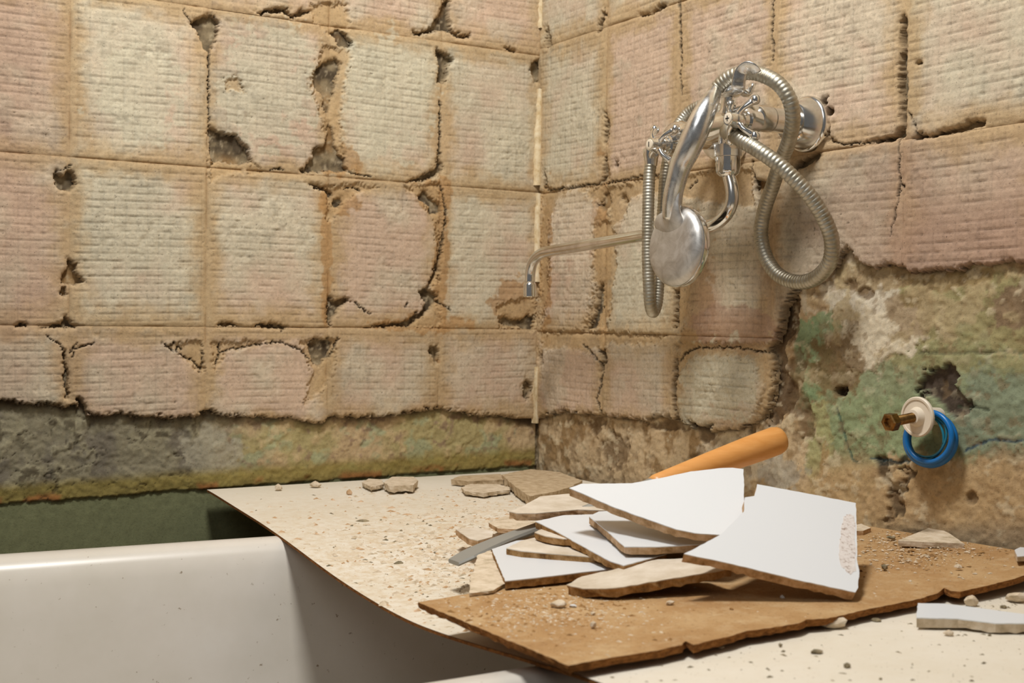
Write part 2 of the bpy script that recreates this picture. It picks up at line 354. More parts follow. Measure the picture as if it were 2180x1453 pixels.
# ragged lower boundary of the tile mortar (pixel coordinates of the photograph turned into wall positions)
LOW_L = [(-400, 846), (0, 850), (60, 858), (110, 856), (140, 868), (160, 862), (200, 884), (260, 878), (330, 886), (420, 884), (450, 872), (470, 884), (560, 886), (620, 888), (690, 900), (710, 884), (800, 888), (880, 874), (940, 868), (1010, 880), (1080, 884), (1110, 892), (1135, 902), (1146, 888)]
LOW_R = [(1135, 890), (1160, 882), (1190, 872), (1250, 880), (1290, 884), (1370, 892), (1400, 880), (1435, 886), (1470, 908), (1500, 918), (1560, 912), (1600, 898), (1622, 870), (1636, 830), (1638, 770), (1630, 744), (1652, 700), (1662, 650), (1690, 604), (1740, 598), (1776, 560), (1796, 520), (1830, 558), (1860, 566), (1890, 558), (1930, 574), (1962, 578), (2000, 568), (2040, 572), (2056, 556), (2100, 560), (2180, 552), (2300, 560), (2900, 580)]
BASE = -.0125
def edge_low(px, low):
    P = np.array(low, float); return P
def lowdist(px, py, low):
    """>0 below the mortar's lower boundary (in px)"""
    P = [(p[0], p[1]) for p in low]; poly = P+[(P[-1][0], 4000), (P[0][0], 4000)]
    d = np.full(px.shape, 1e9); ins = np.zeros(px.shape, bool)
    for i in range(len(P)-1):
        ax, ay = P[i]; bx, by = P[i+1]; ex, ey = bx-ax, by-ay; L = ex*ex+ey*ey
        t = np.clip(((px-ax)*ex+(py-ay)*ey)/L, 0, 1); d = np.minimum(d, np.hypot(px-ax-t*ex, py-ay-t*ey))
    for i in range(len(poly)):
        ax, ay = poly[i]; bx, by = poly[(i+1) % len(poly)]
        if by != ay: ins ^= ((ay > py) != (by > py)) & (px < (bx-ax)*(py-ay)/(by-ay)+ax)
    return np.where(ins, d, -d)

PINK = lin((204, 178, 153)); GREY = lin((204, 195, 169)); OCH = lin((186, 158, 117)); BROWN = lin((170, 138, 116)); DKB = lin((92, 78, 58)); ORN = lin((174, 134, 86)); PALE = lin((222, 206, 180))
OLIVE = lin((150, 138, 84)); GREEN = lin((150, 158, 118)); GRY2 = lin((132, 124, 104)); BEIGE = lin((198, 172, 132)); WHT = lin((214, 200, 174)); DARK = lin((84, 70, 54)); PAINT = lin((122, 124, 90)); SAGE = lin((148, 158, 120))
def blob(px, py, cx, cy, rx, ry, n, soft=.16):
    d = np.hypot((px-cx)/rx, (py-cy)/ry)+(n-.5)*1.3+(fbm(px/9., py/9., 2, 4)-.5)*.55; return 1-ss(1-soft, 1+soft*.3, d)

def pad_fields(a, z, side, rect, pid):
    rs = np.random.RandomState(pid*7+side*100+1); o1, o2, o3, gv, gh, tone, gy = rs.rand(7)
    X, Y = (-a, 0*a) if side == 0 else (0*a, -a)
    px, py = proj(X, Y, z)
    k = side*5; A = a+side*7.3
    wx = px+(fbm(A*90, z*90, k)-.5)*9+(fbm(A*380, z*380, k+3, 3)-.5)*9; wy = py+(fbm(A*90+31, z*90, k+1)-.5)*9+(fbm(A*380+9, z*380, k+4, 3)-.5)*9
    mask = np.full(px.shape, 1e3)
    for P in (HOLES_L, HOLES_R)[side]: mask = np.minimum(mask, sdpoly(wx, wy, P))
    low = lowdist(px+(wx-px)*1.3, py+(wy-py)*1.6, (LOW_L, LOW_R)[side]); mask = np.minimum(mask, -low)
    sh = np.full(px.shape, 1e3)
    for P in (SHAL_L, SHAL_R)[side]: sh = np.minimum(sh, sdpoly(px+(wx-px)*1.8, py+(wy-py)*1.8, P))
    ck = np.full(px.shape, 1e3)
    for P in (CRK_L, CRK_R)[side]: ck = np.minimum(ck, dline(px+(wx-px)*.9, py+(wy-py)*.9, P))
    a0, a1, z0, z1 = rect
    de = np.minimum(np.minimum(a-a0, a1-a), np.minimum(z-z0, z1-z))*1000  # mm to the tile joint
    n1 = fbm(A*14, z*14, k+2); n2 = fbm(A*60, z*60, k+5); n3 = fbm(A*220, z*220, k+1, 3)
    # imprint of the tile back: shallow rectangular grid, worn away in places
    ph = z*1000/11.2+.25*np.sin(a*9)+o1; pv = a*1000/(16.5)+o2
    dh = np.abs((ph % 1)-.5)*2; dv = np.abs((pv % 1)-.5)*2
    wear = ss(.36, .58, fbm(A*30, z*45, k+6)+.05)
    gr = ss(.66, .93, dh)*(.35+.65*ss(.35, .6, vn(A*85, z*100, k+7)))*(.6+.4*gh)+ss(.80, .96, dv)*(.16+.55*gv)*(.4+.6*vn(A*50, z*90, k+4))
    inner = ss(3, 9, de)*ss(0, 10, sh)*ss(0, 8, mask)
    gr = gr*inner*(.35+.65*wear)
    lumpy = ss(.52, .72, fbm(A*75, z*75, k+3))*ss(.45, .62, n1)*inner
    h = (o3-.5)*.0016+(n1-.5)*.004+(n2-.5)*.0016+(n3-.5)*.0009-gr*.0015-lumpy*.0010
    dzz = np.minimum(z-z0, z1-z)*1000; daa = np.minimum(a-a0, a1-a)*1000
    jn = np.exp(-(dzz/1.6)**2)*(.30+.65*ss(.38, .62, fbm(A*18+3, z*18, k+8)))+np.exp(-(daa/1.8)**2)*(.05+.6*ss(.50, .68, fbm(A*18+3, z*14, k+9)))
    jn = np.clip(jn, 0, 1); trough = np.exp(-(daa/6.)**2)*(.4+o3)+np.exp(-(dzz/5.)**2)*.5
    h = h-jn*.0026-trough*.0011+.0012*np.exp(-((de-8)/3)**2)*(n1-.2)
    h = h-.0045*(1-ss(-3, 5, sh))*(.6+.8*n2)-(1-ss(.2, 2.2, ck))*.0045
    if side == 1: h = h+blob(px, py, 1540, 815, 95, 85, n1*.3+.35, .9)*.005*(.4+n2)
    rim = 1-ss(0, 7, mask)
    h = h-.002*rim
    t = ss(-4.5, 1.0, mask); h = h*t+(BASE-.003)*(1-t)
    # colour
    g = ss(.25+.4*(1-gy), .72, n1*.55+fbm(A*9, z*9, k+9)*.45+.12)
    col = mixc(PINK, GREY, g*(.35+.65*gy))
    col = mixc(col, OCH, (1-ss(4, 34+16*o2, de+(n2-.5)*34+(n1-.5)*34))*.85)
    if side == 1:
        br = ss(1480, 1980, px+(n1-.5)*260)*ss(180, 480, py-(px-1700)*.05+(n1-.5)*200)
        col = mixc(col, BROWN, br*.85)
        col = mixc(col, ORN, blob(px, py, 1480, 640, 40, 170, n2)*.5); col = mixc(col, BROWN, blob(px, py, 1560, 700, 100, 50, n1)*.7)
        col = mixc(col, GREY, blob(px, py, 1540, 810, 85, 80, n2)*.8)
        col = mixc(col, PALE, blob(px, py, 1215, 490, 50, 90, n2)*.6); col = mixc(col, PALE, blob(px, py, 1370, 470, 40, 60, n2)*.6)
        col = mixc(col, ORN, blob(px, py, 1160, 560, 14, 160, n2)*.8); col = mixc(col, ORN, blob(px, py, 1280, 540, 16, 190, n2)*.7)
    else:
        col = mixc(col, BROWN*1.05, ss(250, -50, px+(n1-.5)*200)*.45)  # pinkish-brown left pads; some vignette darkening is put into this colour
        col = mixc(col, GREY, blob(px, py, 570, 180, 110, 130, n2)*.7); col = mixc(col, GREY, blob(px, py, 830, 210, 95, 130, n2)*.7)
        col = mixc(col, GREY, blob(px, py, 300, 190, 100, 110, n2)*.7)
        for cx, cy, rx, ry in ((695, 560, 12, 150), (938, 560, 16, 170), (725, 430, 45, 30), (720, 345, 45, 35), (900, 690, 90, 18), (1100, 640, 60, 50), (930, 410, 40, 40)):
            col = mixc(col, ORN, blob(px, py, cx, cy, rx, ry, n2)*.7)
    col = mixc(col, OCH*.92+ORN*.1, (1-ss(-6, 8, sh))*.75)
    col = col*(.90+.2*fbm(A*38, z*38, k+11))[..., None]*(.94+.10*tone)
    col = col*(1-.24*np.clip(gr, 0, 1))[..., None]*(.86+.26*n3)[..., None]*(1-.14*ss(.55, .7, n2)*ss(.5, .6, n1))[..., None]
    col = mixc(col, col*np.array([.62, .52, .42]), np.clip(jn*.6, 0, 1)); col = mixc(col, DKB*.35, (1-ss(.4, 2.8, ck))*.9)
    sp = ss(.955, .985, vn(A*330, z*330, k+12))*ss(.35, .6, n1); col = mixc(col, DKB, sp*.75); h = h-sp*.001
    # broken flanks of the mortar: darker brown, stronger toward the wall behind
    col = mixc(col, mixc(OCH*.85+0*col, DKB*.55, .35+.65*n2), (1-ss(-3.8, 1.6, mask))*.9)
    return h, col, mask

def wall_pt(side, a, z, n):
    return np.stack([-a, -n, z], -1) if side == 0 else np.stack([-n, -a, z], -1)

def make_pad(side, rect, pid, parent):
    a0, a1, z0, z1 = rect; c = wall_pt(side, np.array([a0, a1, a0, a1]), np.array([z0, z0, z1, z1]), np.zeros(4)); u_, v_ = proj(c[:, 0], c[:, 1], c[:, 2])
    inside = u_.max() > -40 and u_.min() < 2220 and v_.max() > -40; st = .0017 if inside else .0055
    na = int((a1-a0)/st)+2; nz = int((z1-z0)/st)+2
    aa = np.linspace(a0, a1, na); zz = np.linspace(z0, z1, nz)
    aa = np.concatenate([[a0, a0], aa, [a1, a1]]); zz = np.concatenate([[z0, z0], zz, [z1, z1]])
    A, Zg = np.meshgrid(aa, zz, indexing='ij')
    h, col, mask = pad_fields(A, Zg, side, rect, pid)
    h[0, :] = h[-1, :] = BASE-.003; h[:, 0] = h[:, -1] = BASE-.003
    P = wall_pt(side, A, Zg, h).reshape(-1, 3)
    n, m = A.shape; idx = np.arange(n*m).reshape(n, m)
    q = np.stack([idx[:-1, :-1], idx[1:, :-1], idx[1:, 1:], idx[:-1, 1:]], -1).reshape(-1, 4)
    if side == 1: q = q
    ok = np.ones((n-1, m-1), bool); ok[1, :] = ok[-2, :] = False; ok[:, 1] = ok[:, -2] = False
    keep = ((mask.reshape(-1)[q]) > -4.5).any(1) & ok.reshape(-1)
    q = q[keep]
    if side == 0: q = q[:, ::-1]
    if len(q) < 50: return
    used, inv = np.unique(q.ravel(), return_inverse=True)
    gridmesh('plaster_tile_bed', P[used], inv.reshape(-1, 4), col.reshape(-1, 3)[used], M_plaster, parent)

def base_fields(a, z, side):
    X, Y = (-a, 0*a) if side == 0 else (0*a, -a); px, py = proj(X, Y, z); A = a+side*4.1; k = side*6+1
    n1 = fbm(A*12, z*12, k); n2 = fbm(A*45, z*45, k+1); n3 = fbm(A*160, z*160, k+2, 3); n4 = fbm(A*25+9, z*25, k+3)
    low = lowdist(px, py, (LOW_L, LOW_R)[side])
    h = BASE+(n1-.5)*.004+(n2-.5)*.004+(n3-.5)*.003
    hole = mixc(lin((142, 126, 98)), lin((82, 70, 54)), ss(.35, .65, n2)); hole = mixc(hole, lin((164, 128, 82)), ss(.54, .68, n1)*.6); hole = mixc(hole, lin((186, 170, 140)), ss(.6, .75, n3)*.5)
    if side == 0:
        mold = 1075-(px/440.)*32+(n2-.5)*10
        left = 1-ss(380, 620, px+(n1-.5)*200)
        col = mixc(BEIGE*.88+0*hole, lin((168, 154, 108)), ss(.42, .62, n1)); col = mixc(col, lin((162, 166, 130)), ss(.50, .60, n4)*.8); col = mixc(col, BEIGE, ss(.56, .7, n2)*.6)
        col = mixc(col, BROWN*.6, ss(.62, .74, fbm(A*60, z*60, k+5))*.7)
        gl = mixc(lin((140, 132, 108))+0*hole, lin((120, 112, 96)), ss(.4, .6, n4)); gl = mixc(gl, lin((158, 150, 122)), ss(.52, .66, n2)*.8); gl = mixc(gl, lin((132, 104, 88)), ss(.60, .72, n1)*.5); gl = mixc(gl, DKB*.6, ss(.64, .72, n2)*.7)
        col = mixc(col, gl, left)
        col = mixc(col, GREY*.62, blob(px, py, 455, 965, 60, 50, n2)*.8)
        col = mixc(col, lin((140, 124, 62)), ss(mold-52, mold-25, py)*.85)
        col = mixc(col, lin((150, 100, 56)), ss(mold-22, mold-6, py)*ss(.5, .62, n4)*.9)
        wall_low = ss(mold-3, mold+3, py); col = mixc(col, PAINT*(.92+.16*n1[..., None]), wall_low); h = h-wall_low*.003*0-.0*n1
        h = np.where(py > mold, h*.25+(BASE-.004)*.75, h)
        cr = np.abs(fbm(A*22, z*22, k+7)-.5); crm = (1-ss(.0, .012, cr))*(1-wall_low)*ss(450, 380, px); col = mixc(col, DARK*.5, crm*.7); h = h-crm*.0015
        flake = ss(.55, .58, fbm(A*38, z*30, k+8))*(1-wall_low); h = h+flake*.001
    else:
        col = mixc(BEIGE*.86+0*hole, lin((172, 142, 104)), ss(.4, .6, n1)); col = mixc(col, WHT*.92, ss(.54, .62, n4)*.7); col = mixc(col, lin((146, 120, 84)), ss(.58, .70, n2)*.6)
        low2 = blob(px, py, 1350, 960, 330, 110, n1); col = mixc(col, mixc(lin((196, 172, 136))+0*col, lin((150, 122, 84)), ss(.50, .62, fbm(A*34, z*22, k+5))), low2*.85)
        rt = ss(1640, 1720, px+(n1-.5)*90)
        g2 = blob(px, py, 2040, 858, 360, 125, n1*.5+.25); col = mixc(col, SAGE*.88, g2*.92*rt); col = mixc(col, lin((150, 144, 100)), blob(px, py, 2050, 680, 300, 110, n4)*.8)
        col = mixc(col, GREEN*.85, blob(px, py, 1790, 960, 90, 95, n2)*.85); col = mixc(col, lin((128, 148, 108)), blob(px, py, 1712, 775, 50, 95, n2)*.9); col = mixc(col, lin((128, 148, 108)), blob(px, py, 1750, 690, 38, 34, n4)*.8)
        col = mixc(col, lin((144, 156, 116)), blob(px, py, 1850, 900, 120, 70, n2)*.8)
        col = mixc(col, lin((128, 138, 118)), blob(px, py, 2120, 880, 130, 110, n2)*.6)
        w1 = blob(px, py, 1850, 700, 95, 85, n2); col = mixc(col, WHT, w1*.92); col = mixc(col, lin((206, 194, 172)), blob(px, py, 1815, 610, 85, 60, n4)*.85)
        w2 = blob(px, py, 1560, 980, 90, 60, n2); col = mixc(col, WHT*.9, w2*.6)
        br = blob(px, py, 1765, 780, 55, 75, n2); col = mixc(col, lin((122, 98, 64)), br*.85)
        col = mixc(col, lin((172, 162, 110)), blob(px, py, 1730, 960, 28, 120, n2)*.6); col = mixc(col, lin((164, 130, 88)), blob(px, py, 1742, 1010, 12, 60, n2)*.7)
        col = mixc(col, lin((156, 132, 92)), blob(px, py, 1950, 590, 220, 32, n2)*.8); col = mixc(col, lin((132, 106, 84)), blob(px, py, 2150, 640, 60, 50, n2)*.8)
        col = mixc(col, lin((146, 120, 84)), blob(px, py, 1925, 655, 50, 62, n2)*.7)
        bot = ss(955, 1015, py+(n1-.5)*60+ (px-1900)*.02)*rt; col = mixc(col, mixc(lin((192, 164, 122))+0*col, lin((176, 146, 104)), n4), bot*.92)
        bw = ss(1095, 1140, py)*ss(1850, 1950, px); col = mixc(col, lin((140, 126, 106)), bw*.5)
        pit = blob(px, py, 1985, 820, 42, 44, n2, .12); pit2 = blob(px, py, 2020, 858, 32, 26, n2, .12); pt = np.maximum(pit, pit2)
        col = mixc(col, mixc(lin((92, 78, 66))+0*col, lin((58, 48, 38)), n3), pt); h = h-pt*(.006+.004*n2)
        for pl, wd in (([(1855, 965), (1870, 1000), (1895, 1070), (1900, 1100)], 16), ([(1895, 1000), (1920, 1010), (1890, 1050)], 16)):
            q = sdpoly(px+(n2-.5)*40, py+(n3-.5)*30, [(x-wd/2, y) for x, y in pl]+[(x+wd/2, y) for x, y in pl[::-1]]); t = 1-ss(-2, 6, q); col = mixc(col, lin((86, 70, 50)), t*.9); h = h-t*.004
        hl = blob(px, py, 1777, 832, 14, 13, n2, .2); col = mixc(col, lin((48, 36, 26)), hl); h = h-hl*.012
        for pl, cc, wd in (([(1770, 870), (1785, 930), (1800, 975), (1815, 985)], (70, 92, 78), 2.2), ([(1840, 975), (1900, 985), (1950, 975)], (60, 84, 90), 3), ([(2040, 960), (2080, 942), (2110, 935), (2150, 940), (2190, 936)], (58, 78, 92), 3), ([(1945, 750), (2000, 752), (2190, 748)], (112, 110, 80), 3), ([(2015, 866), (2060, 868), (2092, 874)], (70, 76, 58), 2.5), ([(1915, 972), (1900, 985), (1860, 990), (1850, 975)], (50, 52, 46), 4)):
            q = dline(px+(n2-.5)*12, py+(n3-.5)*10, pl); t = 1-ss(wd*.5, wd*1.6, q); col = mixc(col, lin(cc), t*.85); h = h-t*.0012
        for cx, cy, rx, ry in ((1880, 1108, 16, 10), (1880, 1090, 8, 14), (1890, 1060, 18, 22), (2052, 1060, 12, 18), (1462, 988, 22, 22), (1555, 905, 12, 10), (1588, 915, 9, 10), (1490, 925, 14, 20), (1680, 860, 26, 50), (1560, 880, 30, 14), (1410, 905, 50, 12), (1300, 960, 34, 38), (1262, 905, 20, 22), (1700, 905, 22, 30), (1675, 790, 22, 60), (1668, 700, 16, 50), (1830, 625, 16, 14), (1795, 605, 12, 12)):
            t = blob(px, py, cx, cy, rx, ry, n2, .25); col = mixc(col, lin((112, 90, 64)), t*.75); h = h-t*.003
        q = sdpoly(px+(n2-.5)*30, py+(n3-.5)*26, [(1655, 604), (1688, 612), (1672, 700), (1652, 756), (1672, 850), (1644, 905), (1622, 892), (1646, 800), (1638, 742), (1656, 690)]); t = 1-ss(-3, 7, q); col = mixc(col, lin((92, 70, 46)), t*.9); h = h-t*(.006+.010*(n2-.5))
        fl = ss(.60, .66, fbm(A*75, z*75, k+9, 5)); col = mixc(col, lin((128, 104, 74)), fl*.5*(1-bot*.6)); h = h-fl*.0008
        fw = ss(.62, .68, fbm(A*55+4, z*70, k+10, 5)); col = mixc(col, lin((208, 192, 160)), fw*.5*(1-.6*g2)); h = h+fw*.0006
        col = mixc(col, lin((158, 152, 138)), blob(px, py, 1640, 1010, 55, 45, n2)*.6)
        bw2 = ss(.55, .62, fbm(A*28, z*34, k+11, 5))*rt*ss(900, 760, py)*(1-.85*g2); col = mixc(col, lin((178, 158, 120)), bw2*.75); h = h+bw2*.0008
        plast = w1; h = h+plast*.0016
        green_skin = ss(.45, .6, g2); h = h+green_skin*.0010
    col = mixc(hole, col, ss(-6, 10, low))
    q = low+(n2-.5)*22; col = mixc(col, lin((74, 60, 44))+0*col, (1-ss(-4, 22 if side == 0 else 11, q))*ss(-34, -16, q))  # dark brown line right under the mortar
    col = col*(.84+.32*n3)[..., None]
    far = np.maximum(ss(1.08, 1.2, a), np.maximum(ss(1.48, 1.56, z), 1-ss(.42, .52, z)))
    col = mixc(col, BEIGE*.8+0*col, far); h = h*(1-far)+BASE*far
    return h, np.clip(col, 0, 1)

def make_wall(side, name):
    amax = 2.2 if side == 0 else 2.7
    fine_a = np.concatenate([np.arange(-.02, 1.06, .0023), np.arange(1.06, 1.3, .006)]); zf = np.concatenate([np.arange(.50, .57, .007), np.arange(.57, .99, .0021), np.arange(.99, 1.50, .0034)])
    aa = np.concatenate([fine_a, np.arange(1.32, amax, .08)]); zz = np.concatenate([np.arange(0, .49, .07), zf, np.arange(1.53, 2.52, .07)])
    A, Zg = np.meshgrid(aa, zz, indexing='ij'); h, col = base_fields(A, Zg, side)
    P = wall_pt(side, A, Zg, h).reshape(-1, 3); n, m = A.shape; idx = np.arange(n*m).reshape(n, m)
    q = np.stack([idx[:-1, :-1], idx[1:, :-1], idx[1:, 1:], idx[:-1, 1:]], -1).reshape(-1, 4)
    if side == 0: q = q[:, ::-1]
    o = gridmesh(name, P, q, col.reshape(-1, 3), M_plaster); o['kind'] = 'structure'; return o
wall_left = make_wall(0, 'wall_left'); wall_right = make_wall(1, 'wall_right')

def A_L(px): return -onplane(px, 550, 1, 0)[0]
def A_R(px): return -onplane(px, 400, 0, 0)[1]
ca = [-.006, A_L(937), A_L(700), A_L(440), A_L(148)]; ca += [ca[-1]+.203*i for i in range(1, 5)]
rows = [Z0-.16, Z0+.001, Z0+.247, Z0+.492, Z0+.738, Z0+.985, Z0+1.23]
pid = 0
for j in range(6):
    for i in range(8):
        make_pad(0, (ca[i], ca[i+1], rows[j], rows[j+1]), pid, wall_left); pid += 1
cb = [-.006, A_R(1286), A_R(1442), A_R(1645), A_R(1921)]; cb += [cb[-1]+.205*i for i in range(1, 7)]
rowr = [Z0-.16, Z0-.004, Z0+.244, Z0+.505, Z0+.752, Z0+1.0, Z0+1.245]
for j in range(6):
    for i in range(10):
        make_pad(1, (cb[i], cb[i+1], rowr[j], rowr[j+1]), pid, wall_right); pid += 1
# pale strip of old grout standing in the corner
def grout_strip(z0, z1, wtop, wbot, nm):
    V = []; F = []; n = int((z1-z0)/.004)
    for i in range(n+1):
        z = z0+(z1-z0)*i/n; t = i/n; ww = (wbot+(wtop-wbot)*t)*(.8+.5*float(vn(z*90, 1, 3))); o = (float(vn(z*60, 5, 4))-.5)*.003
        for dx, dy in ((-ww-.002, .006), (-ww+o, -.003), (-.003+o, -.006-.3*ww), (.004, -.004)): V.append((dx, dy, z))
    for i in range(n):
        for k in range(3): F.append((i*4+k, i*4+k+1, (i+1)*4+k+1, (i+1)*4+k))
    return mesh(nm, V, F, M_grout, wall_left, smooth=True)
M_grout = mat('pale_grout', rough=.9, nodes=clay_nodes((188, 160, 112), (218, 196, 156), (232, 218, 188)))
for px0, px1, wt, wb in ((60, -260, .005, .004), (395, 190, .004, .010), (600, 412, .004, .006), (900, 780, .003, .003)):
    grout_strip(onplane(1145, px0, 1, 0)[2], onplane(1150, px1, 1, 0)[2], wt, wb, 'grout_strip')

# floor
fl = mesh('floor', [(-2.2, .02, 0), (-2.2, -3.2, 0), (.02, -3.2, 0), (.02, .02, 0)], [(0, 1, 2, 3)], M_floor); fl['kind'] = 'structure'

# ------------------------------------------------------------------ bathtub
def rrect(x0, x1, y0, y1, r, n=10):
    pts = []
    for cx, cy, a0 in ((x1-r, y1-r, 0), (x0+r, y1-r, 90), (x0+r, y0+r, 180), (x1-r, y0+r, 270)):
        for i in range(n+1):
            a = math.radians(a0+90*i/n); pts.append((cx+r*math.cos(a), cy+r*math.sin(a)))
    return pts
tub = empty('bathtub', (-.92, -.75, 0), label='white enamelled bathtub half covered by the white and brown boards', cat='bathtub')
prof = [(0.000, .530), (-.001, .550), (0.0, .572), (.003, .580), (.010, .5845), (.020, .5845), (.034, .5832), (.044, .579), (.052, .570), (.060, .552), (.070, .515), (.085, .44), (.105, .36), (.13, .29), (.17, .24), (.23, .215), (.31, .21)]
V = []; F = []; n = 44
for d, z in prof:
    r = max(.05, .16-d*.3) if d < .02 else .16+min(d, .1)*.3
    V += [(x, y-(x+.62)*.10*(y+1.075)/.72, z) for x, y in rrect(-1.75+d*1.3, -.09-d*.9, -1.062+d, -.343-d*.85, min(.15+d*.1, .17))]
for i in range(len(prof)-1):
    for k in range(n): F.append((i*n+k, i*n+(k+1) % n, (i+1)*n+(k+1) % n, (i+1)*n+k))
F.append(tuple((len(prof)-1)*n+k for k in range(n)))
bt = mesh('basin', V, F, M_enamel, tub, smooth=True)
so = bt.modifiers.new('thick', 'SOLIDIFY'); so.thickness = .004; so.offset = -1 
for x in (-1.5, -.35):
    for y in (-.58, -.93):
        lathe('foot', (x, y, 0), (0, 0, 1), [(0, .03), (.02, .028), (.06, .018), (.2, .022), (.223, .03)], M_steel, tub, 16)

# ------------------------------------------------------------------ boards
def edge_curve():
    """profile of the sagging left edge: (distance along edge, z)"""
    E0 = np.array([-.605, -.002]); E1 = np.array([-.668, -1.145]); dr = (E1-E0)/np.linalg.norm(E1-E0); nrm = np.array([-dr[1], dr[0]])
    out = []
    for px, py in ((446, 1044), (500, 1078), (560, 1115), (590, 1136), (640, 1172), (680, 1203), (740, 1245), (790, 1276), (850, 1311), (900, 1333), (930, 1344), (1000, 1366), (1080, 1389), (1150, 1410), (1215, 1430), (1290, 1453)):
        d = ray(px, py); t = ((E0-CAM[:2])@nrm)/(d[:2]@nrm); X = CAM+d*t; out.append(((X[:2]-E0)@dr, X[2]))
    return E0, dr, np.array(out)
E0, EDR, EC = edge_curve()
print('EDGE', np.round(EC, 3).tolist())
def wb_pt(s, t):
    x = E0[0]+EDR[0]*s; y = E0[1]+EDR[1]*s; X = x+(-.006-x)*t
    ze = float(np.interp(s, EC[:, 0], EC[:, 1])); zf = .600
    dx = X-x; k = math.exp(-(dx/.30)**2)
    return (X, y, zf+(ze-zf)*k)
def wb_z(x, y):
    s = (y-E0[1])/EDR[1]; xe = E0[0]+EDR[0]*s; t = (x-xe)/(-.006-xe); return wb_pt(s, t)[2]
# smooth the measured edge a little
sx = np.linspace(0, 1.40, 90); sz = np.interp(sx, EC[:, 0], EC[:, 1]); ker = np.ones(7)/7
sz = np.convolve(np.pad(sz, 3, mode='edge'), ker, 'valid'); EC = np.stack([sx, sz], 1)
wb = empty('white_board', (-.35, -.6, .6), label='large white-faced hardboard sheet sagging over the bathtub under the brown board', cat='board')
ns, nt = 80, 50; V = []; F = []; fm = []
for lay in (0, 1):
    for i in range(ns+1):
        for j in range(nt+1):
            p = wb_pt(1.40*i/ns, (j/nt)**1.3); V.append((p[0], p[1], p[2]-lay*.0034-(lay==0)*0))
Q = (ns+1)*(nt+1); ix = lambda l, i, j: l*Q+i*(nt+1)+j
Vt = V[:Q]; Ft = []
for i in range(ns):
    for j in range(nt): Ft.append((ix(0, i, j), ix(0, i+1, j), ix(0, i+1, j+1), ix(0, i, j+1)))
Vc = [(x, y, z-.0006) for x, y, z in Vt]+V[Q:]; Fc = []
for i in range(ns):
    for j in range(nt):
        Fc.append((ix(0, i, j), ix(0, i+1, j), ix(0, i+1, j+1), ix(0, i, j+1))); Fc.append((ix(1, i, j), ix(1, i, j+1), ix(1, i+1, j+1), ix(1, i+1, j)))
for i in range(ns):
    for j in (0, nt): Fc.append((ix(0, i, j), ix(0, i+1, j), ix(1, i+1, j), ix(1, i, j)))
for j in range(nt):
    for i in (0, ns): Fc.append((ix(0, i, j), ix(0, i, j+1), ix(1, i, j+1), ix(1, i, j)))
mesh('fibre_core', Vc, Fc, M_edge, wb, smooth=True).modifiers.new('e', 'EDGE_SPLIT')
mesh('white_face', Vt, Ft, M_wboard, wb, smooth=True)

def slab(name, pts, thick, mtop, mside, parent, step=.006, jag=.0006, nrm=None, mbot=None, seed=0, face_name=None, glaze=.0009, bev=0):
    """flat plate from a 3-D outline (planar), outline broken up with small jags; face_name adds a thin face part"""
    rs = random.Random(seed); P = [Vector(p) for p in pts]; N_ = Vector((0, 0, 0))
    for i in range(len(P)): N_ += (P[i]-P[0]).cross(P[(i+1) % len(P)]-P[0])
    N_.normalize()
    if N_.z < 0: P.reverse(); N_ = -N_
    out = []
    for i in range(len(P)):
        a, b = P[i], P[(i+1) % len(P)]; L = (b-a).length; k = max(1, int(L/step)); e = (b-a).normalized(); w_ = N_.cross(e)
        for j in range(k):
            o = rs.uniform(-jag, jag) if j else 0
            out.append(a+(b-a)*(j/k)+w_*o)
    n = len(out); g = glaze if face_name else 0
    T = [p-N_*g for p in out]; cen = sum(P, Vector())/len(P)
    mid = [p-N_*(thick*.5)+(p-cen).normalized()*rs.uniform(-jag*1.5, jag*.6) for p in out]
    B = [p-N_*(thick+rs.uniform(-.12, .12)*thick)-(p-cen).normalized()*rs.uniform(0, jag*2.5) for p in out]
    V = T+mid+B; F = [tuple(range(n)), tuple(range(3*n-1, 2*n-1, -1))]; fm = [0, 1]
    for l in (0, 1):
        for i in range(n): j = (i+1) % n; F.append((l*n+i, (l+1)*n+i, (l+1)*n+j, l*n+j)); fm.append(1)
    if face_name:
        mesh('clay_body', V, F, [mside, mside], parent, fm=fm)
        top = out; low = T; V2 = top+low; F2 = [tuple(range(n))]+[(i, n+i, n+(i+1) % n, (i+1) % n) for i in range(n)]
        mesh(face_name, V2, F2, mtop, parent); return None
    return mesh(name, V, F, [mtop, mside], parent, fm=fm)

BZ = .6105
def bz(x, y): return BZ+.010*max(0, min(1, (x+.40)/.38))**2*max(0, min(1, (-y-.60)/.4))
A_ = onplane(890, 1281, 2, BZ); B_ = onplane(1210, 1416, 2, BZ)
bpx = [(1300, 1399), (1400, 1384), (1452, 1372), (1460, 1364), (1476, 1372), (1560, 1352), (1590, 1342), (1640, 1336), (1700, 1326), (1716, 1318), (1760, 1316), (1860, 1294), (1960, 1276), (1996, 1266), (2010, 1256), (2024, 1262), (2044, 1264), (2110, 1252), (2150, 1244), (2182, 1236)]
pts = [tuple(A_), tuple(B_)]+[tuple(onplane(x, y, 2, BZ)) for x, y in bpx]
pts += [(-.012, -1.10, BZ), (-.010, -.95, BZ), (-.008, -.80, BZ), tuple(onplane(1838, 1123, 2, BZ)), tuple(onplane(1400, 1194, 2, BZ)), tuple(onplane(1200, 1228, 2, BZ)), tuple(onplane(1040, 1256, 2, BZ))]
pts = [(min(x, -.008), y, z) for x, y, z in pts]
brown = slab('brown_board', [(x, y, z) for x, y, z in pts], .0060, M_fibre, M_edge, None, step=.006, jag=.0008, seed=3)
setp(brown, label='brown hardboard sheet with a ragged front edge lying under the heap of tile shards', cat='board')
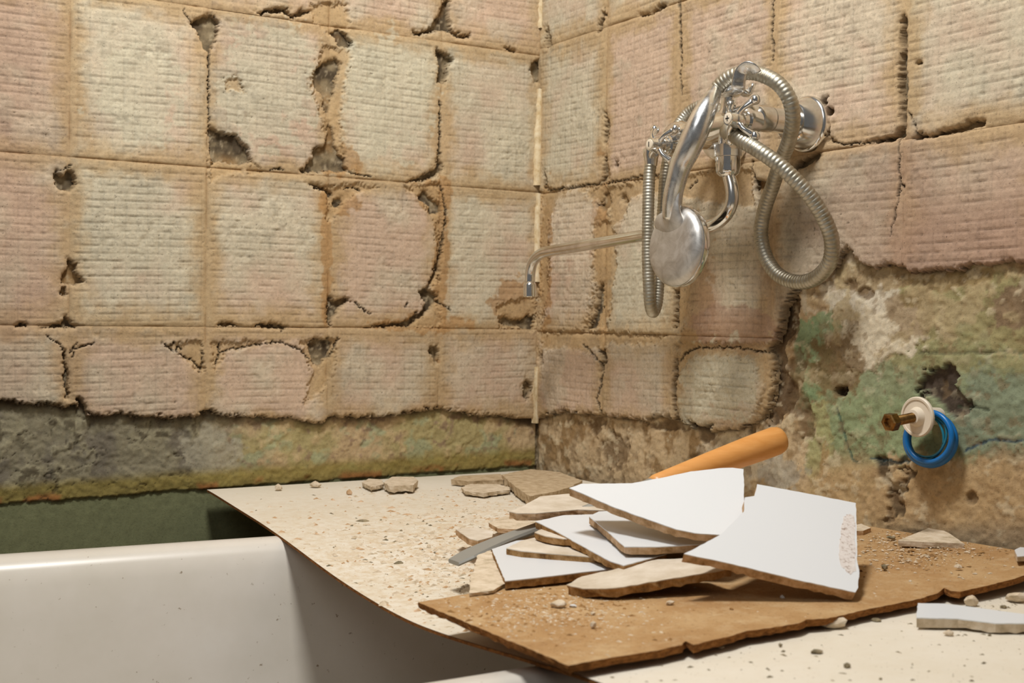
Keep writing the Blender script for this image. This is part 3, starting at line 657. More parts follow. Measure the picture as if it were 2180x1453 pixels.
for v in brown.data.vertices:
    x, y = v.co.x, v.co.y; v.co.z += bz(x, y)-BZ

# ------------------------------------------------------------------ shards
FH = np.array([FW[0], FW[1], 0]); FH /= np.linalg.norm(FH); RH = np.array([FH[1], -FH[0], 0])
def plane_fn(apx, z, sf, sr):
    P0 = onplane(apx[0], apx[1], 2, z)
    Nn = np.array([0, 0, 1.])-sf*FH-sr*RH
    return lambda px, py: CAM+ray(px, py)*(((P0-CAM)@Nn)/(ray(px, py)@Nn))
def shard(name, label, outline, anchor, z, sf, sr, thick=.0075, top=None, side=None, face='glaze_face', cat='tile shard', group=None, jag=.0004, seed=0):
    f = plane_fn(anchor, z, sf, sr); P = [f(x, y) for x, y in outline]; c = sum(P)/len(P)
    pa = np.array(P)
    print('SH', label[:38], 'size %.3f' % max(np.linalg.norm(p-q) for p in P for q in P), 'z %.3f..%.3f' % (pa[:, 2].min(), pa[:, 2].max()), 'depth %.3f..%.3f' % (((pa-CAM)@FH).min(), ((pa-CAM)@FH).max()))
    if face:
        e = empty(name, tuple(c), label=label, cat=cat, group=group); slab(name, P, thick, top, side, e, jag=jag, face_name=face, seed=seed); return e
    o = slab(name, P, thick, top, side, None, jag=jag, seed=seed); return setp(o, label=label, cat=cat, group=group)
G = 'broken wall tiles heaped on the brown board'
big = shard('tile_shard', 'large white tile shard with a chipped right edge at the front right of the heap',
  [(1456, 1178), (1500, 1156), (1536, 1136), (1584, 1088), (1586, 1058), (1606, 1055), (1612, 1030), (1700, 1046), (1822, 1070), (1823, 1110), (1824, 1150), (1825, 1195), (1829, 1212), (1827, 1250), (1821, 1260), (1700, 1234), (1560, 1200)],
  (1821, 1260), .6205, .44, -.24, .0088, M_glaze, M_clay, group=G, seed=1)
_f = plane_fn((1821, 1260), .6205, .44, -.24); _n = (np.array([0, 0, 1.])-.44*FH+.24*RH); _n /= np.linalg.norm(_n)
_rs = random.Random(5)
_P = [(1796, 1098), (1806, 1094), (1820, 1098), (1821, 1130), (1822, 1180), (1822, 1216), (1812, 1222), (1800, 1216), (1790, 1200), (1786, 1170), (1790, 1140)]
_Q = []
for _i in range(len(_P)):
    for _j in range(4):
        _t = _j/4; _Q.append((_P[_i][0]*(1-_t)+_P[(_i+1) % len(_P)][0]*_t+_rs.uniform(-2.2, 1.0), _P[_i][1]*(1-_t)+_P[(_i+1) % len(_P)][1]*_t+_rs.uniform(-2, 2)))
_V = [_f(*p)+_n*.00025 for p in _Q]+[_f(*p)-_n*.0004 for p in _Q]; _m = len(_Q)
mesh('chipped_glaze', _V, [tuple(range(_m))]+[(i, _m+i, _m+(i+1) % _m, (i+1) % _m) for i in range(_m)], M_chip, big)
shard('tile_shard', 'long pointed white tile shard lying topmost on the heap below the orange handle',
  [(1212, 1038), (1238, 1029), (1345, 1028), (1400, 1018), (1470, 1003), (1530, 996), (1560, 995), (1583, 998), (1584, 1060), (1584, 1092), (1536, 1138), (1480, 1134), (1440, 1126), (1380, 1105), (1310, 1080)],
  (1536, 1137), .660, .36, 0.0, .0088, M_glaze, M_clay, group=G, seed=2)
shard('tile_shard', 'dusty pinkish tile shard jutting left from under the topmost pointed shard',
  [(1084, 1088), (1110, 1078), (1150, 1056), (1210, 1050), (1290, 1064), (1340, 1082), (1300, 1086), (1230, 1084), (1140, 1092), (1100, 1092)],
  (1140, 1092), .653, .04, .0, .0080, M_glaze_dusty, M_clay, group=G, seed=3)
shard('tile_shard', 'white tile shard with one small black speck wedged in the middle of the heap',
  [(1254, 1098), (1275, 1088), (1400, 1082), (1500, 1104), (1560, 1128), (1500, 1154), (1488, 1158), (1400, 1163), (1330, 1163), (1300, 1136)],
  (1330, 1163), .6455, .09, .0, .0075, M_glaze, M_clay, group=G, seed=4)
shard('tile_shard', 'shaded tile shard with a long broken diagonal edge pointing down to the front',
  [(1140, 1109), (1200, 1096), (1330, 1092), (1420, 1110), (1420, 1178), (1328, 1203), (1300, 1194), (1230, 1156), (1180, 1128)],
  (1328, 1203), .6315, .10, .0, .0075, M_glaze, M_clay_dk, group=G, seed=5)
shard('tile_shard', 'dark-edged tile shard sandwiched between the lowest white shard and the diagonal one',
  [(1078, 1166), (1110, 1150), (1145, 1142), (1240, 1140), (1330, 1160), (1330, 1188), (1280, 1186), (1200, 1180), (1110, 1172)],
  (1110, 1172), .630, .03, 0, .0080, M_glaze_dusty, M_clay_dk, group=G, seed=6)
shard('tile_shard', 'small brown-edged tile sliver poking out left behind the diagonal shard',
  [(1138, 1132), (1160, 1122), (1230, 1124), (1260, 1146), (1200, 1146), (1160, 1140)], (1160, 1140), .640, .02, .0, .007, M_glaze_dusty, M_clay_dk, group=G, seed=7)
shard('tile_shard', 'lowest white tile shard at the left front corner of the heap',
  [(1047, 1168), (1100, 1150), (1220, 1140), (1330, 1165), (1340, 1206), (1250, 1216), (1150, 1228), (1076, 1236), (1064, 1208)],
  (1076, 1236), .6200, .03, .01, .0075, M_glaze, M_clay_dk, group=G, seed=8)
shard('tile_shard', 'long narrow tile shard with thick brown broken edge at the very front of heap',
  [(1206, 1244), (1240, 1226), (1330, 1206), (1400, 1190), (1500, 1186), (1560, 1206), (1520, 1216), (1420, 1232), (1330, 1248), (1290, 1252), (1240, 1252)],
  (1240, 1252), .6200, .06, .10, .0085, M_glaze_dusty, M_clay_dk, group=G, seed=9, jag=.0012)
shard('tile_shard', 'beige face-down tile shard showing under the black-speckled white shard',
  [(1330, 1178), (1400, 1166), (1470, 1162), (1540, 1176), (1480, 1192), (1400, 1196), (1330, 1210)],
  (1400, 1196), .628, .05, .03, .0075, M_clay_pale, M_clay, face=None, group=G, seed=10)
# loose pieces around
shard('mortar_slab', 'thick beige plaster slab lying behind the heap against the left wall',
  [(1068, 1010), (1100, 1003), (1130, 998), (1190, 1004), (1240, 1022), (1215, 1036), (1180, 1046), (1128, 1056), (1098, 1036)], (1128, 1056), .6150, .0, .0, .013, M_slab, M_slab, face=None, cat='rubble', jag=.0014, seed=11)
shard('mortar_slab', 'flat pale plaster slab left of the thick beige slab near the wall',
  [(982, 1036), (1000, 1030), (1060, 1030), (1084, 1036), (1086, 1042), (1050, 1046), (1030, 1049), (990, 1045)], (1030, 1049), .607, 0, 0, .006, M_clay_pale, M_clay_pale, face=None, cat='rubble', jag=.0014, seed=12)
shard('mortar_slab', 'long pale plaster strip lying right along the foot of the left wall',
  [(960, 1020), (980, 1012), (1066, 1008), (1072, 1020), (1000, 1024)], (1000, 1024), .610, 0, 0, .008, M_slab, M_slab, face=None, cat='rubble', jag=.0014, seed=13)
shard('mortar_slab', 'pinkish plaster lump at the wall left of the long pale strip',
  [(816, 1026), (836, 1014), (880, 1014), (890, 1022), (880, 1032), (830, 1034)], (830, 1034), .612, 0, 0, .010, M_clay_pale, M_clay_pale, face=None, cat='rubble', jag=.0015, seed=14)
shard('mortar_slab', 'small plaster lump at the wall, just left of the pinkish one',
  [(770, 1026), (784, 1018), (812, 1020), (818, 1030), (790, 1036)], (790, 1036), .608, 0, 0, .006, M_clay_pale, M_clay_pale, face=None, cat='rubble', jag=.0012, seed=15)
shard('tile_chip', 'small tile chip with a brown broken side lying above the grey tool blade',
  [(970, 1126), (1010, 1122), (1050, 1130), (1048, 1142), (1018, 1150), (1000, 1146)], (1018, 1150), .609, 0, 0, .0075, M_glaze_dusty, M_clay, cat='tile shard', seed=16)
shard('tile_chip', 'beige tile chip lying left of the heap between the dusty shard and the blade',
  [(1040, 1112), (1080, 1096), (1110, 1106), (1180, 1116), (1130, 1128), (1060, 1124)], (1060, 1124), .6075, 0, 0, .005, M_clay_pale, M_clay, face=None, cat='tile shard', seed=17)
shard('mortar_slab', 'thin pinkish plaster flake leaning under the lowest white shard',
  [(1018, 1180), (1046, 1170), (1060, 1200), (1080, 1240), (1050, 1256), (1000, 1262), (1002, 1230)], (1050, 1254), .6145, .02, 0, .004, M_clay_pale, M_clay_pale, face=None, cat='rubble', jag=.0015, seed=18)
shard('tile_chip', 'triangular beige tile piece lying alone on the brown board by the right wall',
  [(1912, 1150), (1945, 1136), (1988, 1119), (2020, 1134), (2052, 1156), (1990, 1154)], (1990, 1154), .6230, 0, 0, .0065, M_clay_pale, M_clay_pale, face=None, cat='tile shard', seed=19)
shard('tile_chip', 'small cream tile end sticking out behind the large white shard',
  [(1815, 1118), (1834, 1114), (1854, 1123), (1838, 1129), (1815, 1130)], (1838, 1129), .6200, 0, 0, .007, M_clay_pale, M_clay, face=None, cat='tile shard', seed=20)
shard('tile_chip', 'white tile chip at the right edge of the picture on the brown board',
  [(2160, 1170), (2172, 1164), (2200, 1166), (2210, 1180), (2166, 1184)], (2166, 1184), .6280, 0, 0, .006, M_glaze, M_clay_pale, cat='tile shard', seed=21)
shard('tile_shard', 'long white tile strip at the bottom right in front of the brown board',
  [(1954, 1283), (2010, 1284), (2060, 1290), (2180, 1306), (2260, 1316), (2300, 1332), (2180, 1326), (2120, 1326), (2040, 1316), (1951, 1314)], (1951, 1314), .6110, 0.05, 0, .0085, M_glaze, M_clay_pale, seed=22)

# irregular lumps
def lump(name, px, py, w_px, h_px, zb, m, seed, label=None, cat=None, group=None, blocky=0.):
    rs = random.Random(seed); c = onplane(px, py+h_px*.45, 2, zb); dep = (c-CAM)@FW; s = dep/FPX
    rx, rz = w_px*s/2, h_px*s/2
    bm = bmesh.new(); bmesh.ops.create_icosphere(bm, subdivisions=2 if w_px > 22 else 1, radius=1)
    ang = rs.uniform(0, 3.14)
    cuts = [Vector((rs.uniform(-1, 1), rs.uniform(-1, 1), rs.uniform(-.6, 1))).normalized() for _ in range(7)]
    for v in bm.verts:
        p = v.co.copy()
        for cu in cuts:
            d = p.dot(cu)
            if d > .62: p -= cu*(d-.62)*.85
        p *= 1+rs.uniform(-.07, .07); v.co = Vector((p.x*rx, p.y*rx*.8, p.z*rz))
    bmesh.ops.rotate(bm, verts=bm.verts, matrix=Matrix.Rotation(math.atan2(RH[1], RH[0])+rs.uniform(-.3, .3), 3, 'Z'))
    zmin = min(v.co.z for v in bm.verts); me = bpy.data.meshes.new(name); bm.to_mesh(me); bm.free(); me.materials.append(m)
    o = link(name, me); o.location = (c[0], c[1], zb-zmin-.0004); return setp(o, label=label, cat=cat, group=group)
PB = 'crumbs of mortar strewn over the boards'
singles = [
 (770, 1110, 34, 13, 'w', M_mortar, 'brown mortar crumb, uppermost of the crumbs in the middle of the white board'),
 (847, 1202, 26, 22, 'w', M_mortar, 'dark mortar stone standing out left on the white board'),
 (894, 1217, 24, 11, 'w', M_mortar, 'flat dark mortar crumb right beside the dark stone on the white board'),
 (958, 1212, 12, 9, 'w', M_mortar, 'small dark crumb below the blade end of the tool'),
 (919, 1154, 18, 9, 'w', M_clay_dk, 'tiny orange-brown tile crumb left of the chip above the tool blade'),
 (855, 1143, 20, 12, 'w', M_clay, 'light brown crumb in the dust between the uppermost crumb and the orange-brown one'),
 (961, 1141, 16, 12, 'w', M_mortar, 'grey-green crumb just left of the brown-sided tile chip'),
 (744, 1047, 16, 14, 'w', M_clay, 'small orange crumb near the wall at the back of the white board'),
 (592, 1036, 22, 18, 'w', M_clay_pale, 'leftmost pale crumb at the foot of the left wall'),
 (672, 1030, 28, 16, 'w', M_clay_pale, 'second pale crumb from the left at the foot of the wall'),
 (985, 1195, 20, 10, 'w', M_clay_dk, 'orange crumb under the dark tip of the tool'),
 (1187, 1284, 40, 18, 'b', M_clay_pale, 'pinkish splinter with a pale top on the brown board in front of the heap'),
 (1262, 1304, 14, 10, 'b', M_clay_pale, 'small round pale crumb at the front of the brown board'),
 (1262, 1328, 18, 20, 'b', M_clay_pale, 'small upright pale crumb nearest the brown board front corner'),
 (1220, 1288, 22, 8, 'b', M_glaze, 'white glaze splinter beside the pinkish splinter'),
 (1427, 1282, 22, 12, 'b', M_clay_pale, 'pale crumb at the shadow edge under the heap'),
 (1665, 1269, 14, 10, 'b', M_glaze, 'white crumb in front of the large white shard'),
 (1558, 1295, 12, 7, 'b', M_clay_dk, 'dark crumb on the brown board below the large shard'),
 (1883, 1206, 22, 14, 'b', M_mortar, 'grey crumb right of the large white shard on the brown board'),
 (2040, 1204, 20, 13, 'b', M_clay_pale, 'pale grey crumb on the brown board below the triangular piece'),
 (2060, 1140, 22, 10, 'b', M_clay_pale, 'pale pebble right of the triangular tile piece'),
 (2130, 1146, 34, 8, 'b', M_mortar, 'long dark splinter by the right wall on the brown board'),
 (1898, 1143, 24, 8, 'b', M_mortar, 'dark splinter left of the triangular tile piece'),
 (1934, 1192, 18, 5, 'b', M_clay_pale, 'flat yellow chip between the grey and pale grey crumbs'),
 (1777, 1325, 68, 26, 'w', M_clay_pale, 'blocky pale plaster lump touching the brown board front edge'),
 (1866, 1318, 24, 9, 'w', M_mortar, 'flat grey chip right of the blocky plaster lump'),
 (1739, 1385, 34, 11, 'w', M_mortar, 'dark mortar splinter alone on the white board at the bottom right'),
 (1803, 1415, 20, 13, 'w', M_mortar, 'dark pebble lowest on the white board at the bottom right'),
 (2018, 1346, 24, 14, 'w', M_clay_pale, 'round pale pebble just below the long white strip'),
 (2068, 1278, 34, 26, 'w', M_clay_pale, 'pointed pale lump behind the long white strip'),
 (2160, 1270, 56, 24, 'w', M_clay_pale, 'cluster-like pale lump at the right edge behind the long white strip'),
 (2136, 1290, 20, 9, 'w', M_mortar, 'small grey stone between the two pale lumps behind the strip'),
 (2107, 1350, 11, 7, 'w', M_mortar, 'tiny dark stone under the right end of the long white strip'),
 (1661, 1372, 11, 10, 'w', M_mortar, 'tiny grey stone left of the dark splinter at the bottom'),
 (1536, 1376, 18, 8, 'w', M_clay_pale, 'pale chip close under the ragged brown board edge')]
for i, (x, y, ww, hh, on, m, lab) in enumerate(singles):
    if on == 'b': p = onplane(x, y+hh*.45, 2, BZ); zb = bz(p[0], p[1])
    else:
        p = onplane(x, y+hh*.45, 2, .60); zb = wb_z(p[0], min(-.01, p[1])) if p[0] < -.02 else .60
    lump('rubble_crumb', x, y, ww, hh, zb, m, 50+i, lab, 'rubble', PB)
# dust and grit, uncountable
def grit(name, n, sampler, m, label, smin, smax, seed, pw=4):
    rs = random.Random(seed); V = []; F = []
    while n > 0:
        r = sampler(rs)
        if r is None: continue
        x, y, z = r; n -= 1; s = smin+(smax-smin)*rs.random()**pw; a = rs.uniform(0, 6.28); b = len(V)
        ca_, sa_ = math.cos(a), math.sin(a); l = s*rs.uniform(.8, 2.2); q = s*rs.uniform(.5, 1); t = s*rs.uniform(.3, .8)
        for u, v in ((-l, -q*.6), (l*.8, -q), (l, q*.7), (-l*.7, q)): V.append((x+u*ca_-v*sa_, y+u*sa_+v*ca_, z-.0001))
        V.append((x+l*.2*ca_, y+l*.2*sa_, z+t)); F += [(b, b+1, b+4), (b+1, b+2, b+4), (b+2, b+3, b+4), (b+3, b, b+4)]
    o = mesh(name, V, F, m); return setp(o, label=label, cat='dust', kind='stuff')
Apt, Bpt = np.array(pts[0][:2]), np.array(pts[1][:2]); bpoly = np.array([p[:2] for p in pts])
def in_brown(x, y, g=0.): return sdpoly(np.array([x*1000]), np.array([y*1000]), bpoly*1000)[0] < g
def s_white(rs):
    # thick around the heap, sparse elsewhere
    px = rs.gauss(1010, 150) if rs.random() < .85 else rs.uniform(500, 1250); py = rs.gauss(1130, 55) if rs.random() < .8 else rs.uniform(1040, 1300)
    if py < 1035: return None
    p = onplane(px, py, 2, .6)
    if p[1] > -.01 or p[0] > -.02 or in_brown(p[0], p[1], 3): return None
    s = (p[1]-E0[1])/EDR[1]
    if p[0] < E0[0]+EDR[0]*s+.004: return None
    return p[0], p[1], wb_z(p[0], p[1])
def s_front(rs):
    px = rs.uniform(1250, 2180); py = rs.uniform(1260, 1453)
    if rs.random() < .35: px = rs.gauss(2100, 60); py = rs.gauss(1285, 16)
    p = onplane(px, py, 2, .6)
    if in_brown(p[0], p[1], 2) or p[0] > -.02: return None
    return p[0], p[1], wb_z(p[0], p[1])
def s_brown(rs):
    r = rs.random()
    if r < .45: px, py = rs.gauss(1170, 110), rs.gauss(1298, 26)
    elif r < .78: px, py = rs.gauss(1960, 90), rs.gauss(1175, 25)
    else: px, py = rs.uniform(950, 2170), rs.uniform(1130, 1400)
    p = onplane(px, py, 2, BZ)
    if not in_brown(p[0], p[1], -3): return None
    return p[0], p[1], bz(p[0], p[1])
grit('dust_grit', 2600, s_white, M_clay_pale, 'pale tile dust and grit strewn over the white board left of the heap', .0005, .0042, 1)
grit('tile_crumb', 90, s_white, M_clay_pale, 'pale tile crumbs thick on the white board left of the heap', .0020, .0065, 9, 2)
grit('dust_grit', 700, s_white, M_clay, 'beige broken plaster grit strewn over the white board left of the heap', .0006, .0040, 10, 3)
grit('dust_grit', 620, s_white, M_mortar, 'dark mortar grit strewn over the white board left of the heap', .0004, .0026, 2)
grit('dust_grit', 330, s_front, M_mortar, 'dark grit on the white board in front of the brown board', .0004, .0022, 3)
grit('dust_grit', 2300, s_brown, M_clay_pale, 'pale grit scattered over the brown board', .0004, .0020, 4)
grit('dust_grit', 1300, s_brown, M_clay_dk, 'dark brown grit scattered over the brown board', .0004, .0026, 5)

# ------------------------------------------------------------------ tool under the heap
P0 = Vector(onplane(966, 1187, 2, .610)); d1 = ray(1662, 934); P1 = Vector(CAM+d1*1.60)
TD = (P1-P0).normalized(); TL = (P1-P0).length
tool = empty('trowel', tuple(P0), label='hand tool with an orange wooden handle and grey steel blade stuck under the tile heap', cat='tool')
def tp(t, dz=0): return P0+(P1-P0)*t+Vector((0, 0, dz))
hp = []; hr = []
for t, r in ((.565, .0100), (.58, .0122), (.64, .0134), (.70, .0146), (.76, .0158), (.82, .0168), (.88, .0178), (.94, .0184), (.980, .0184), (.994, .0168), (1.0, .0135)):
    hp.append(tp(t)); hr.append(r)
tube('wooden_handle', hp, hr, M_wood, tool, 28)
tube('ferrule', [tp(.53), tp(.54), tp(.57), tp(.58)], [.008, .0092, .0098, .0092], M_steel, tool, 20)
tube('shank', [tp(x/10) for x in (2.9, 3.5, 4.2, 4.9, 5.4)], [.005, .0055, .006, .0062, .0065], M_steel, tool, 14)
# curved blade end resting on the board
bl = catmull([P0+Vector((0, 0, -.005)), tp(.05, -.002), tp(.12, .000), tp(.20, .0), tp(.32, 0)], .006)
nb = len(bl); V = []; F = []
side_v = TD.cross(Vector((0, 0, 1))).normalized()
for i, p in enumerate(bl):
    t = i/(nb-1); wv = .0165*(1-.55*t)*(.75+.25*min(1, t*8)); th = .0022+.0016*t
    for u, v in ((-wv, 0), (-wv*.9, th), (wv*.9, th), (wv, 0), (wv*.9, -th), (-wv*.9, -th)): V.append(p+side_v*u+Vector((0, 0, v)))
for i in range(nb-1):
    for k in range(6): F.append((i*6+k, i*6+(k+1) % 6, (i+1)*6+(k+1) % 6, (i+1)*6+k))
F += [tuple(range(5, -1, -1)), tuple((nb-1)*6+k for k in range(6))]
mesh('blade', V, F, M_steel, tool)

# ------------------------------------------------------------------ shower mixer on the right wall
def R(px, py, x): return Vector(onplane(px, py, 0, x))
fc = R(1722, 265, 0); fy, fz = fc.y, fc.z
mix = empty('bath_mixer', (0, fy, fz), label='chrome two-handle bath mixer with a long swivel spout on the right wall', cat='faucet')
XB = -.100
def union(y, z, nm='wall_flange'):
    fl = lathe(nm, (-.0, y, z), (-1, 0, 0), [(-.01, .0365), (.003, .0378), (.007, .0374), (.009, .0355), (.0095, .0345), (.031, .0275), (.0335, .0255), (.034, .0190)], M_chrome, mix, 56)
    lathe('union_pipe', (-.02, y, z), (-1, 0, 0), [(0, .0150), (.018, .0150), (.020, .0158), (.030, .0162), (.050, .0164), (.0505, .0150), (.0525, .0150), (.053, .0172), (.072, .0172), (.076, .016), (.08, .012)], M_chrome, mix, 36)
union(fy, fz); union(fy+.155, fz-.004)
b0 = Vector((XB, fy-.010, fz)); b1 = Vector((XB, fy+.170, fz-.006))
bd = (b1-b0); L = bd.length
lathe('mixer_body', b0, bd, [(0, .010), (.003, .016), (.012, .0195), (.030, .0195), (.036, .0165), (.055, .0150), (.075, .0185), (.085, .0205), (.100, .0205), (.112, .0185), (.130, .0150), (L-.036, .0165), (L-.030, .0195), (L-.012, .0195), (L-.003, .016), (L, .010)], M_chrome, mix, 40)
h1 = R(1551, 252, -.148); h2 = R(1384, 307, -.148)
def handle(c, rot):
    base = Vector((XB, c.y, c.z)); lathe('valve_stem', base+Vector((.0, 0, 0)), (-1, 0, 0), [(0, .014), (.016, .0145), (.0165, .0165), (.021, .0165), (.0215, .0125), (.028, .0115), (.036, .0085)], M_chrome, mix, 30)
    hd = lathe('cross_handle', base+Vector((-.026, 0, 0)), (-1, 0, 0), [(0, .008), (.002, .0112), (.008, .0122), (.014, .0108), (.018, .0088), (.0215, .0092), (.023, .0086)], M_chrome, mix, 30)
    lathe('handle_cap', base+Vector((-.0485, 0, 0)), (-1, 0, 0), [(0, .0072), (.0012, .0070), (.0016, .0060)], M_plastic, hd, 24)
    x = base.x-.0502
    if rot == 0:
        for a, b in ((.0035, .0007), (.0007, .0035)):
            y, z = c.y, c.z; mesh('cap_mark', [(x, y-a, z-b), (x, y+a, z-b), (x, y+a, z+b), (x, y-a, z+b), (x-.0003, y-a, z-b), (x-.0003, y+a, z-b), (x-.0003, y+a, z+b), (x-.0003, y-a, z+b)], [(0, 1, 2, 3), (4, 5, 6, 7), (0, 1, 5, 4), (1, 2, 6, 5), (2, 3, 7, 6), (3, 0, 4, 7)], M_dark, hd)
    else:
        y, z = c.y, c.z; a, b = .0008, .0034; mesh('cap_mark', [(x, y-a, z-b), (x, y+a, z-b), (x, y+a, z+b), (x, y-a, z+b), (x-.0003, y-a, z-b), (x-.0003, y+a, z-b), (x-.0003, y+a, z+b), (x-.0003, y-a, z+b)], [(0, 1, 2, 3), (4, 5, 6, 7), (0, 1, 5, 4), (1, 2, 6, 5), (2, 3, 7, 6), (3, 0, 4, 7)], M_dark, hd)
    for k in range(4):
        a = math.radians(45+90*k+rot); dy, dz = math.cos(a), math.sin(a)
        s = base+Vector((-.036, dy*.006, dz*.006)); e = base+Vector((-.026, dy*.030, dz*.030)); mdp = base+Vector((-.035, dy*.018, dz*.018))
        pth = catmull([s, mdp, e], .003); rr = [.0052-.0012*math.sin(math.pi*min(1, i/(len(pth)-1)))*1.2 for i in range(len(pth))]
        tube('handle_arm', pth, rr, M_chrome, hd, 14); ball('arm_knob', e+(e-mdp).normalized()*.003, .0068, M_chrome, hd)
handle(h1, 0); handle(h2, 6)
# spout
nb_ = R(1550, 322, XB)
lathe('spout_nut', Vector((XB, nb_.y, fz-.012)), (0, 0, -1), [(0, .012), (.018, .013), (.0185, .0185), (.034, .0185), (.0345, .0165), (.052, .0160), (.056, .0150), (.058, .0125), (.060, .0105)], M_chrome, mix, 12 if False else 36, rfun=lambda a: 1+.03*math.cos(12*a))
sp = [R(1551, 372, XB), R(1558, 400, XB), R(1558, 430, XB), R(1545, 458, XB), R(1520, 478, XB), R(1488, 484, XB+.002), R(1440, 490, XB), R(1300, 513, XB), R(1215, 527, XB), R(1172, 534, XB), R(1150, 541, XB), R(1135, 557, XB), R(1129, 580, XB), R(1128, 604, XB)]
tube('spout', catmull(sp, .004), .0088, M_chrome, mix, 24)
e0 = R(1128, 604, XB); e1 = R(1128, 632, XB); dd = (e1-e0)
lathe('aerator', e0, dd, [(-.002, .0088), (0, .0102), (.002, .0106), (dd.length-.001, .0106), (dd.length, .0098)], M_chrome, mix, 30)
# cradle on top of the body
cb0 = R(1548, 222, XB-.01); cr = empty('cradle_dummy', (0, 0, 0)) if False else None
stem_base = Vector((XB-.005, R(1556, 210, XB).y, fz+.012)); bowl = Vector((XB-.008, R(1552, 196, XB-.008).y, R(1552, 200, XB-.008).z))
lathe('cradle_stem', stem_base, bowl-stem_base, [(0, .012), (.006, .010), ((bowl-stem_base).length, .009)], M_chrome, mix, 24)
lathe('cradle_cup', bowl+Vector((0, 0, -.006)), (0, 0, 1), [(0, .006), (.002, .013), (.007, .0185), (.014, .0215), (.017, .0215), (.0165, .012)], M_brushed, mix, 40)
hookp = catmull([bowl+Vector((-.004, -.010, 0)), R(1570, 192, XB-.030), R(1573, 172, XB-.034), R(1578, 153, XB-.034), R(1590, 142, XB-.032), R(1603, 144, XB-.028), R(1611, 154, XB-.022)], .002)
tube('cradle_hook', hookp, [.0102*(1-.25*i/len(hookp)) for i in range(len(hookp))], M_brushed, mix, 24, flat=.30, upv=(1, 0, 0))
hook2 = catmull([bowl+Vector((.008, -.012, .004)), R(1592, 200, XB+.01), R(1598, 190, XB+.012), R(1604, 178, XB+.014)], .003)
tube('cradle_prong', hook2, [.0110*(1-.2*i/len(hook2)) for i in range(len(hook2))], M_brushed, mix, 16, flat=.45)
# diverter / hose outlets
o1 = R(1562, 290, XB-.022); lathe('hose_outlet', Vector((XB, o1.y, o1.z+.004)), (-.85, 0, -.35), [(0, .011), (.010, .012), (.020, .0125), (.026, .0105)], M_chrome, mix, 24)

# ------------------------------------------------------------------ hand shower
hsx = -.172
hs = empty('hand_shower', tuple(R(1440, 520, hsx)), label='dull chrome hand shower hanging head down from the mixer cradle', cat='shower head')
hpts = [((1526, 186), .0078, -.128), ((1518, 203), .0092, -.138), ((1508, 224), .0118, -.150), ((1500, 240), .0140, -.157), ((1490, 262), .0152, -.163), ((1478, 290), .0152, -.168), ((1462, 325), .0146, -.172), ((1450, 350), .0136, -.174), ((1440, 385), .0125, -.176), ((1433, 415), .0119, -.176), ((1431, 440), .0122, -.174), ((1431, 462), .0120, -.170)]
pth = catmull([R(p[0][0], p[0][1], p[2]) for p in hpts], .004)
ts = np.linspace(0, 1, len(hpts)); rr = list(np.interp(np.linspace(0, 1, len(pth)), ts, [p[1] for p in hpts]))
tube('handle', pth, [float(r)*1.08 for r in rr], M_brushed, hs, 32)
nk = catmull([R(1437, 400, -.176), R(1433, 425, -.177), R(1432, 445, -.176), R(1434, 468, -.170), R(1436, 496, -.158)], .003)
nr = [float(x) for x in np.interp(np.linspace(0, 1, len(nk)), [0, .3, .5, .7, .85, 1], [.0115, .0128, .0165, .0250, .0330, .0380])]
tube('neck', nk, nr, M_matte, hs, 36, flat=.42, upv=(0, 1, 0))
hc = R(1438, 524, hsx+.006); nrm = Vector((-.995, -.03, .06)).normalized()
hd = lathe('head', hc, nrm, [(-.016, .040), (-.0155, .0465), (-.012, .0515), (-.006, .0530), (-.001, .0525), (.003, .0500), (.006, .0455), (.0085, .036), (.0100, .022), (.0106, .008), (.0107, .001)], M_matte, hs, 72)
lathe('head_rim', hc-nrm*.0115, nrm, [(-.001, .0520), (.000, .0538), (.0045, .0545), (.0085, .0536), (.0095, .0515)], M_chrome, hs, 72)
lathe('spray_face', hc-nrm*.0185, nrm, [(-.0005, .038), (.0, .041), (.003, .042)], M_dark, hs, 48)

# ------------------------------------------------------------------ hose
hose = empty('shower_hose', tuple(R(1700, 600, -.06)), label='ribbed grey metal shower hose looped over the cradle and hanging in two loops', cat='hose')
hpx = [(1386, 345, -.128), (1382, 380, -.132), (1380, 450, -.136), (1379, 530, -.138), (1381, 600, -.138), (1384, 645, -.135), (1390, 664, -.126), (1398, 645, -.116), (1402, 600, -.108), (1406, 520, -.100), (1412, 440, -.094), (1416, 380, -.090), (1424, 330, -.084), (1436, 285, -.076), (1450, 258, -.066), (1472, 235, -.058), (1505, 222, -.052), (1530, 235, -.052), (1540, 262, -.070)]
segA = [R(*p) for p in hpx]
def rib(L, r=.0098, pitch=.0062):
    f = (L/pitch) % 1; return r*(1-.10*(abs(f-.5)*2)**3)
tube('hose_tube', catmull(segA, .00105), lambda L: rib(L, .0086, .0046), M_hose, hose, 18)
hpx = [(1556, 282, -.122), (1578, 298, -.128), (1612, 318, -.125), (1655, 348, -.112), (1695, 385, -.096), (1730, 425, -.078), (1757, 470, -.062), (1771, 515, -.050), (1765, 560, -.042), (1735, 592, -.036), (1695, 600, -.034), (1655, 583, -.034), (1630, 545, -.034), (1620, 495, -.036), (1628, 445, -.040), (1645, 395, -.046), (1662, 345, -.054), (1680, 298, -.066), (1688, 250, -.078), (1680, 210, -.088), (1657, 178, -.096), (1625, 160, -.104), (1594, 154, -.112), (1562, 160, -.120), (1538, 176, -.126), (1527, 188, -.129)]
tube('hose_tube', catmull([R(*p) for p in hpx], .00105), lambda L: rib(L, .0100, .0054), M_hose, hose, 20)
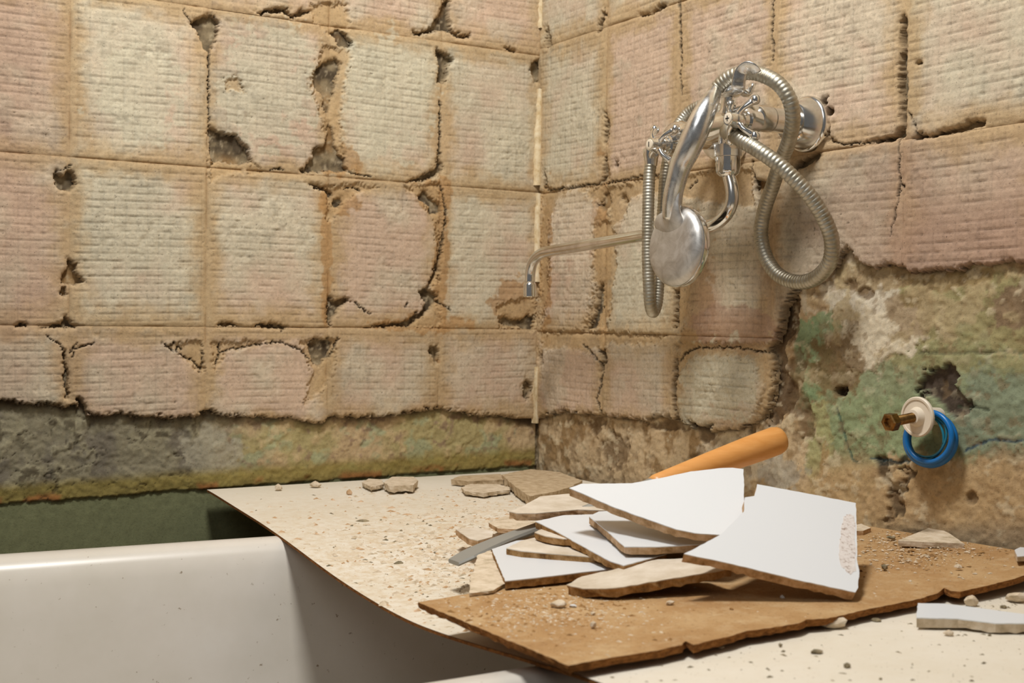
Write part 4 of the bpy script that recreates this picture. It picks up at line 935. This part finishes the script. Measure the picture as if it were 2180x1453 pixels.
c0 = R(1386, 348, -.128); lathe('hose_nut', c0+Vector((0, 0, .022)), (0, 0, -1), [(0, .0085), (.002, .0115), (.010, .0115), (.016, .0098), (.026, .0085)], M_chrome, hose, 30)
n1_ = R(1548, 276, -.118); n2_ = R(1582, 300, -.128); lathe('hose_nut', n1_, n2_-n1_, [(0, .0105), (.003, .0125), (.015, .0125), (.022, .0108), (.024, .0100)], M_hose, hose, 30)

# ------------------------------------------------------------------ bolt with plastic disc, blue coil
dc = R(1972, 886, -.012); 
disc = empty('wall_bolt', tuple(dc), label='brass bolt through a round white plastic disc on the green wall', cat='bolt')
lathe('plastic_disc', dc+Vector((.0, 0, 0)), (-1, 0, 0), [(-.022, .010), (.012, .012), (.0125, .0225), (.014, .0240), (.0165, .0240), (.018, .0228), (.0178, .0205), (.0165, .0200), (.0165, .0120), (.020, .0105), (.024, .0085), (.0245, .0050)], M_plastic, disc, 48)
d_end = ray(1892, 899); k = (dc.y-CAM[1])/d_end[1]; ex = float((CAM+d_end*k)[0]); ez = float((CAM+d_end*k)[2])
bs = dc+Vector((-.02, 0, 0)); be = Vector((ex, dc.y, ez)); bdv = be-bs
lathe('bolt_shank', bs, bdv, [(-.02, .0058)]+[(i*.001, .0060 if i % 2 else .0055) for i in range(0, int(bdv.length*1000)-2)], M_brass, disc, 20)
lathe('hex_nut', be-bdv.normalized()*.010, bdv, [(0, .0085), (.001, .0112), (.0105, .0112), (.0120, .0095), (.0118, .0060), (.0085, .0045)], M_brass, disc, 6)
def ring(name, cx, cy, rx, ry, x, r, m, parent, ph=0., turns=1., dx=.004, wob=0.):
    P = []; n = int(70*turns)
    for i in range(n+1):
        a = ph+2*math.pi*turns*i/n; P.append(R(cx+rx*math.cos(a)*(1+wob*math.sin(2*a)), cy+ry*math.sin(a), x-dx*i/n))
    return tube(name, P, r, m, parent, 12)
coil = empty('cable_coil', tuple(R(1981, 935, 0)), label='bright blue plastic ring coil hanging behind the white disc on the green wall', cat='coil')
ring('thick_loop', 1981, 936, 50, 51, -.0045, .0052, M_blue, coil, -1.6, dx=.0)
ring('thick_loop', 1978, 930, 48, 53, -.0125, .0034, M_blue, coil, -1.6, dx=.0)
ring('thin_loop', 1969, 930, 40, 48, -.003, .0016, M_teal, coil, .3, 2.0, .006, .04)
ring('thin_loop', 1973, 927, 42, 45, -.004, .0014, M_teal, coil, 1.3, 2.0, .007, -.05)
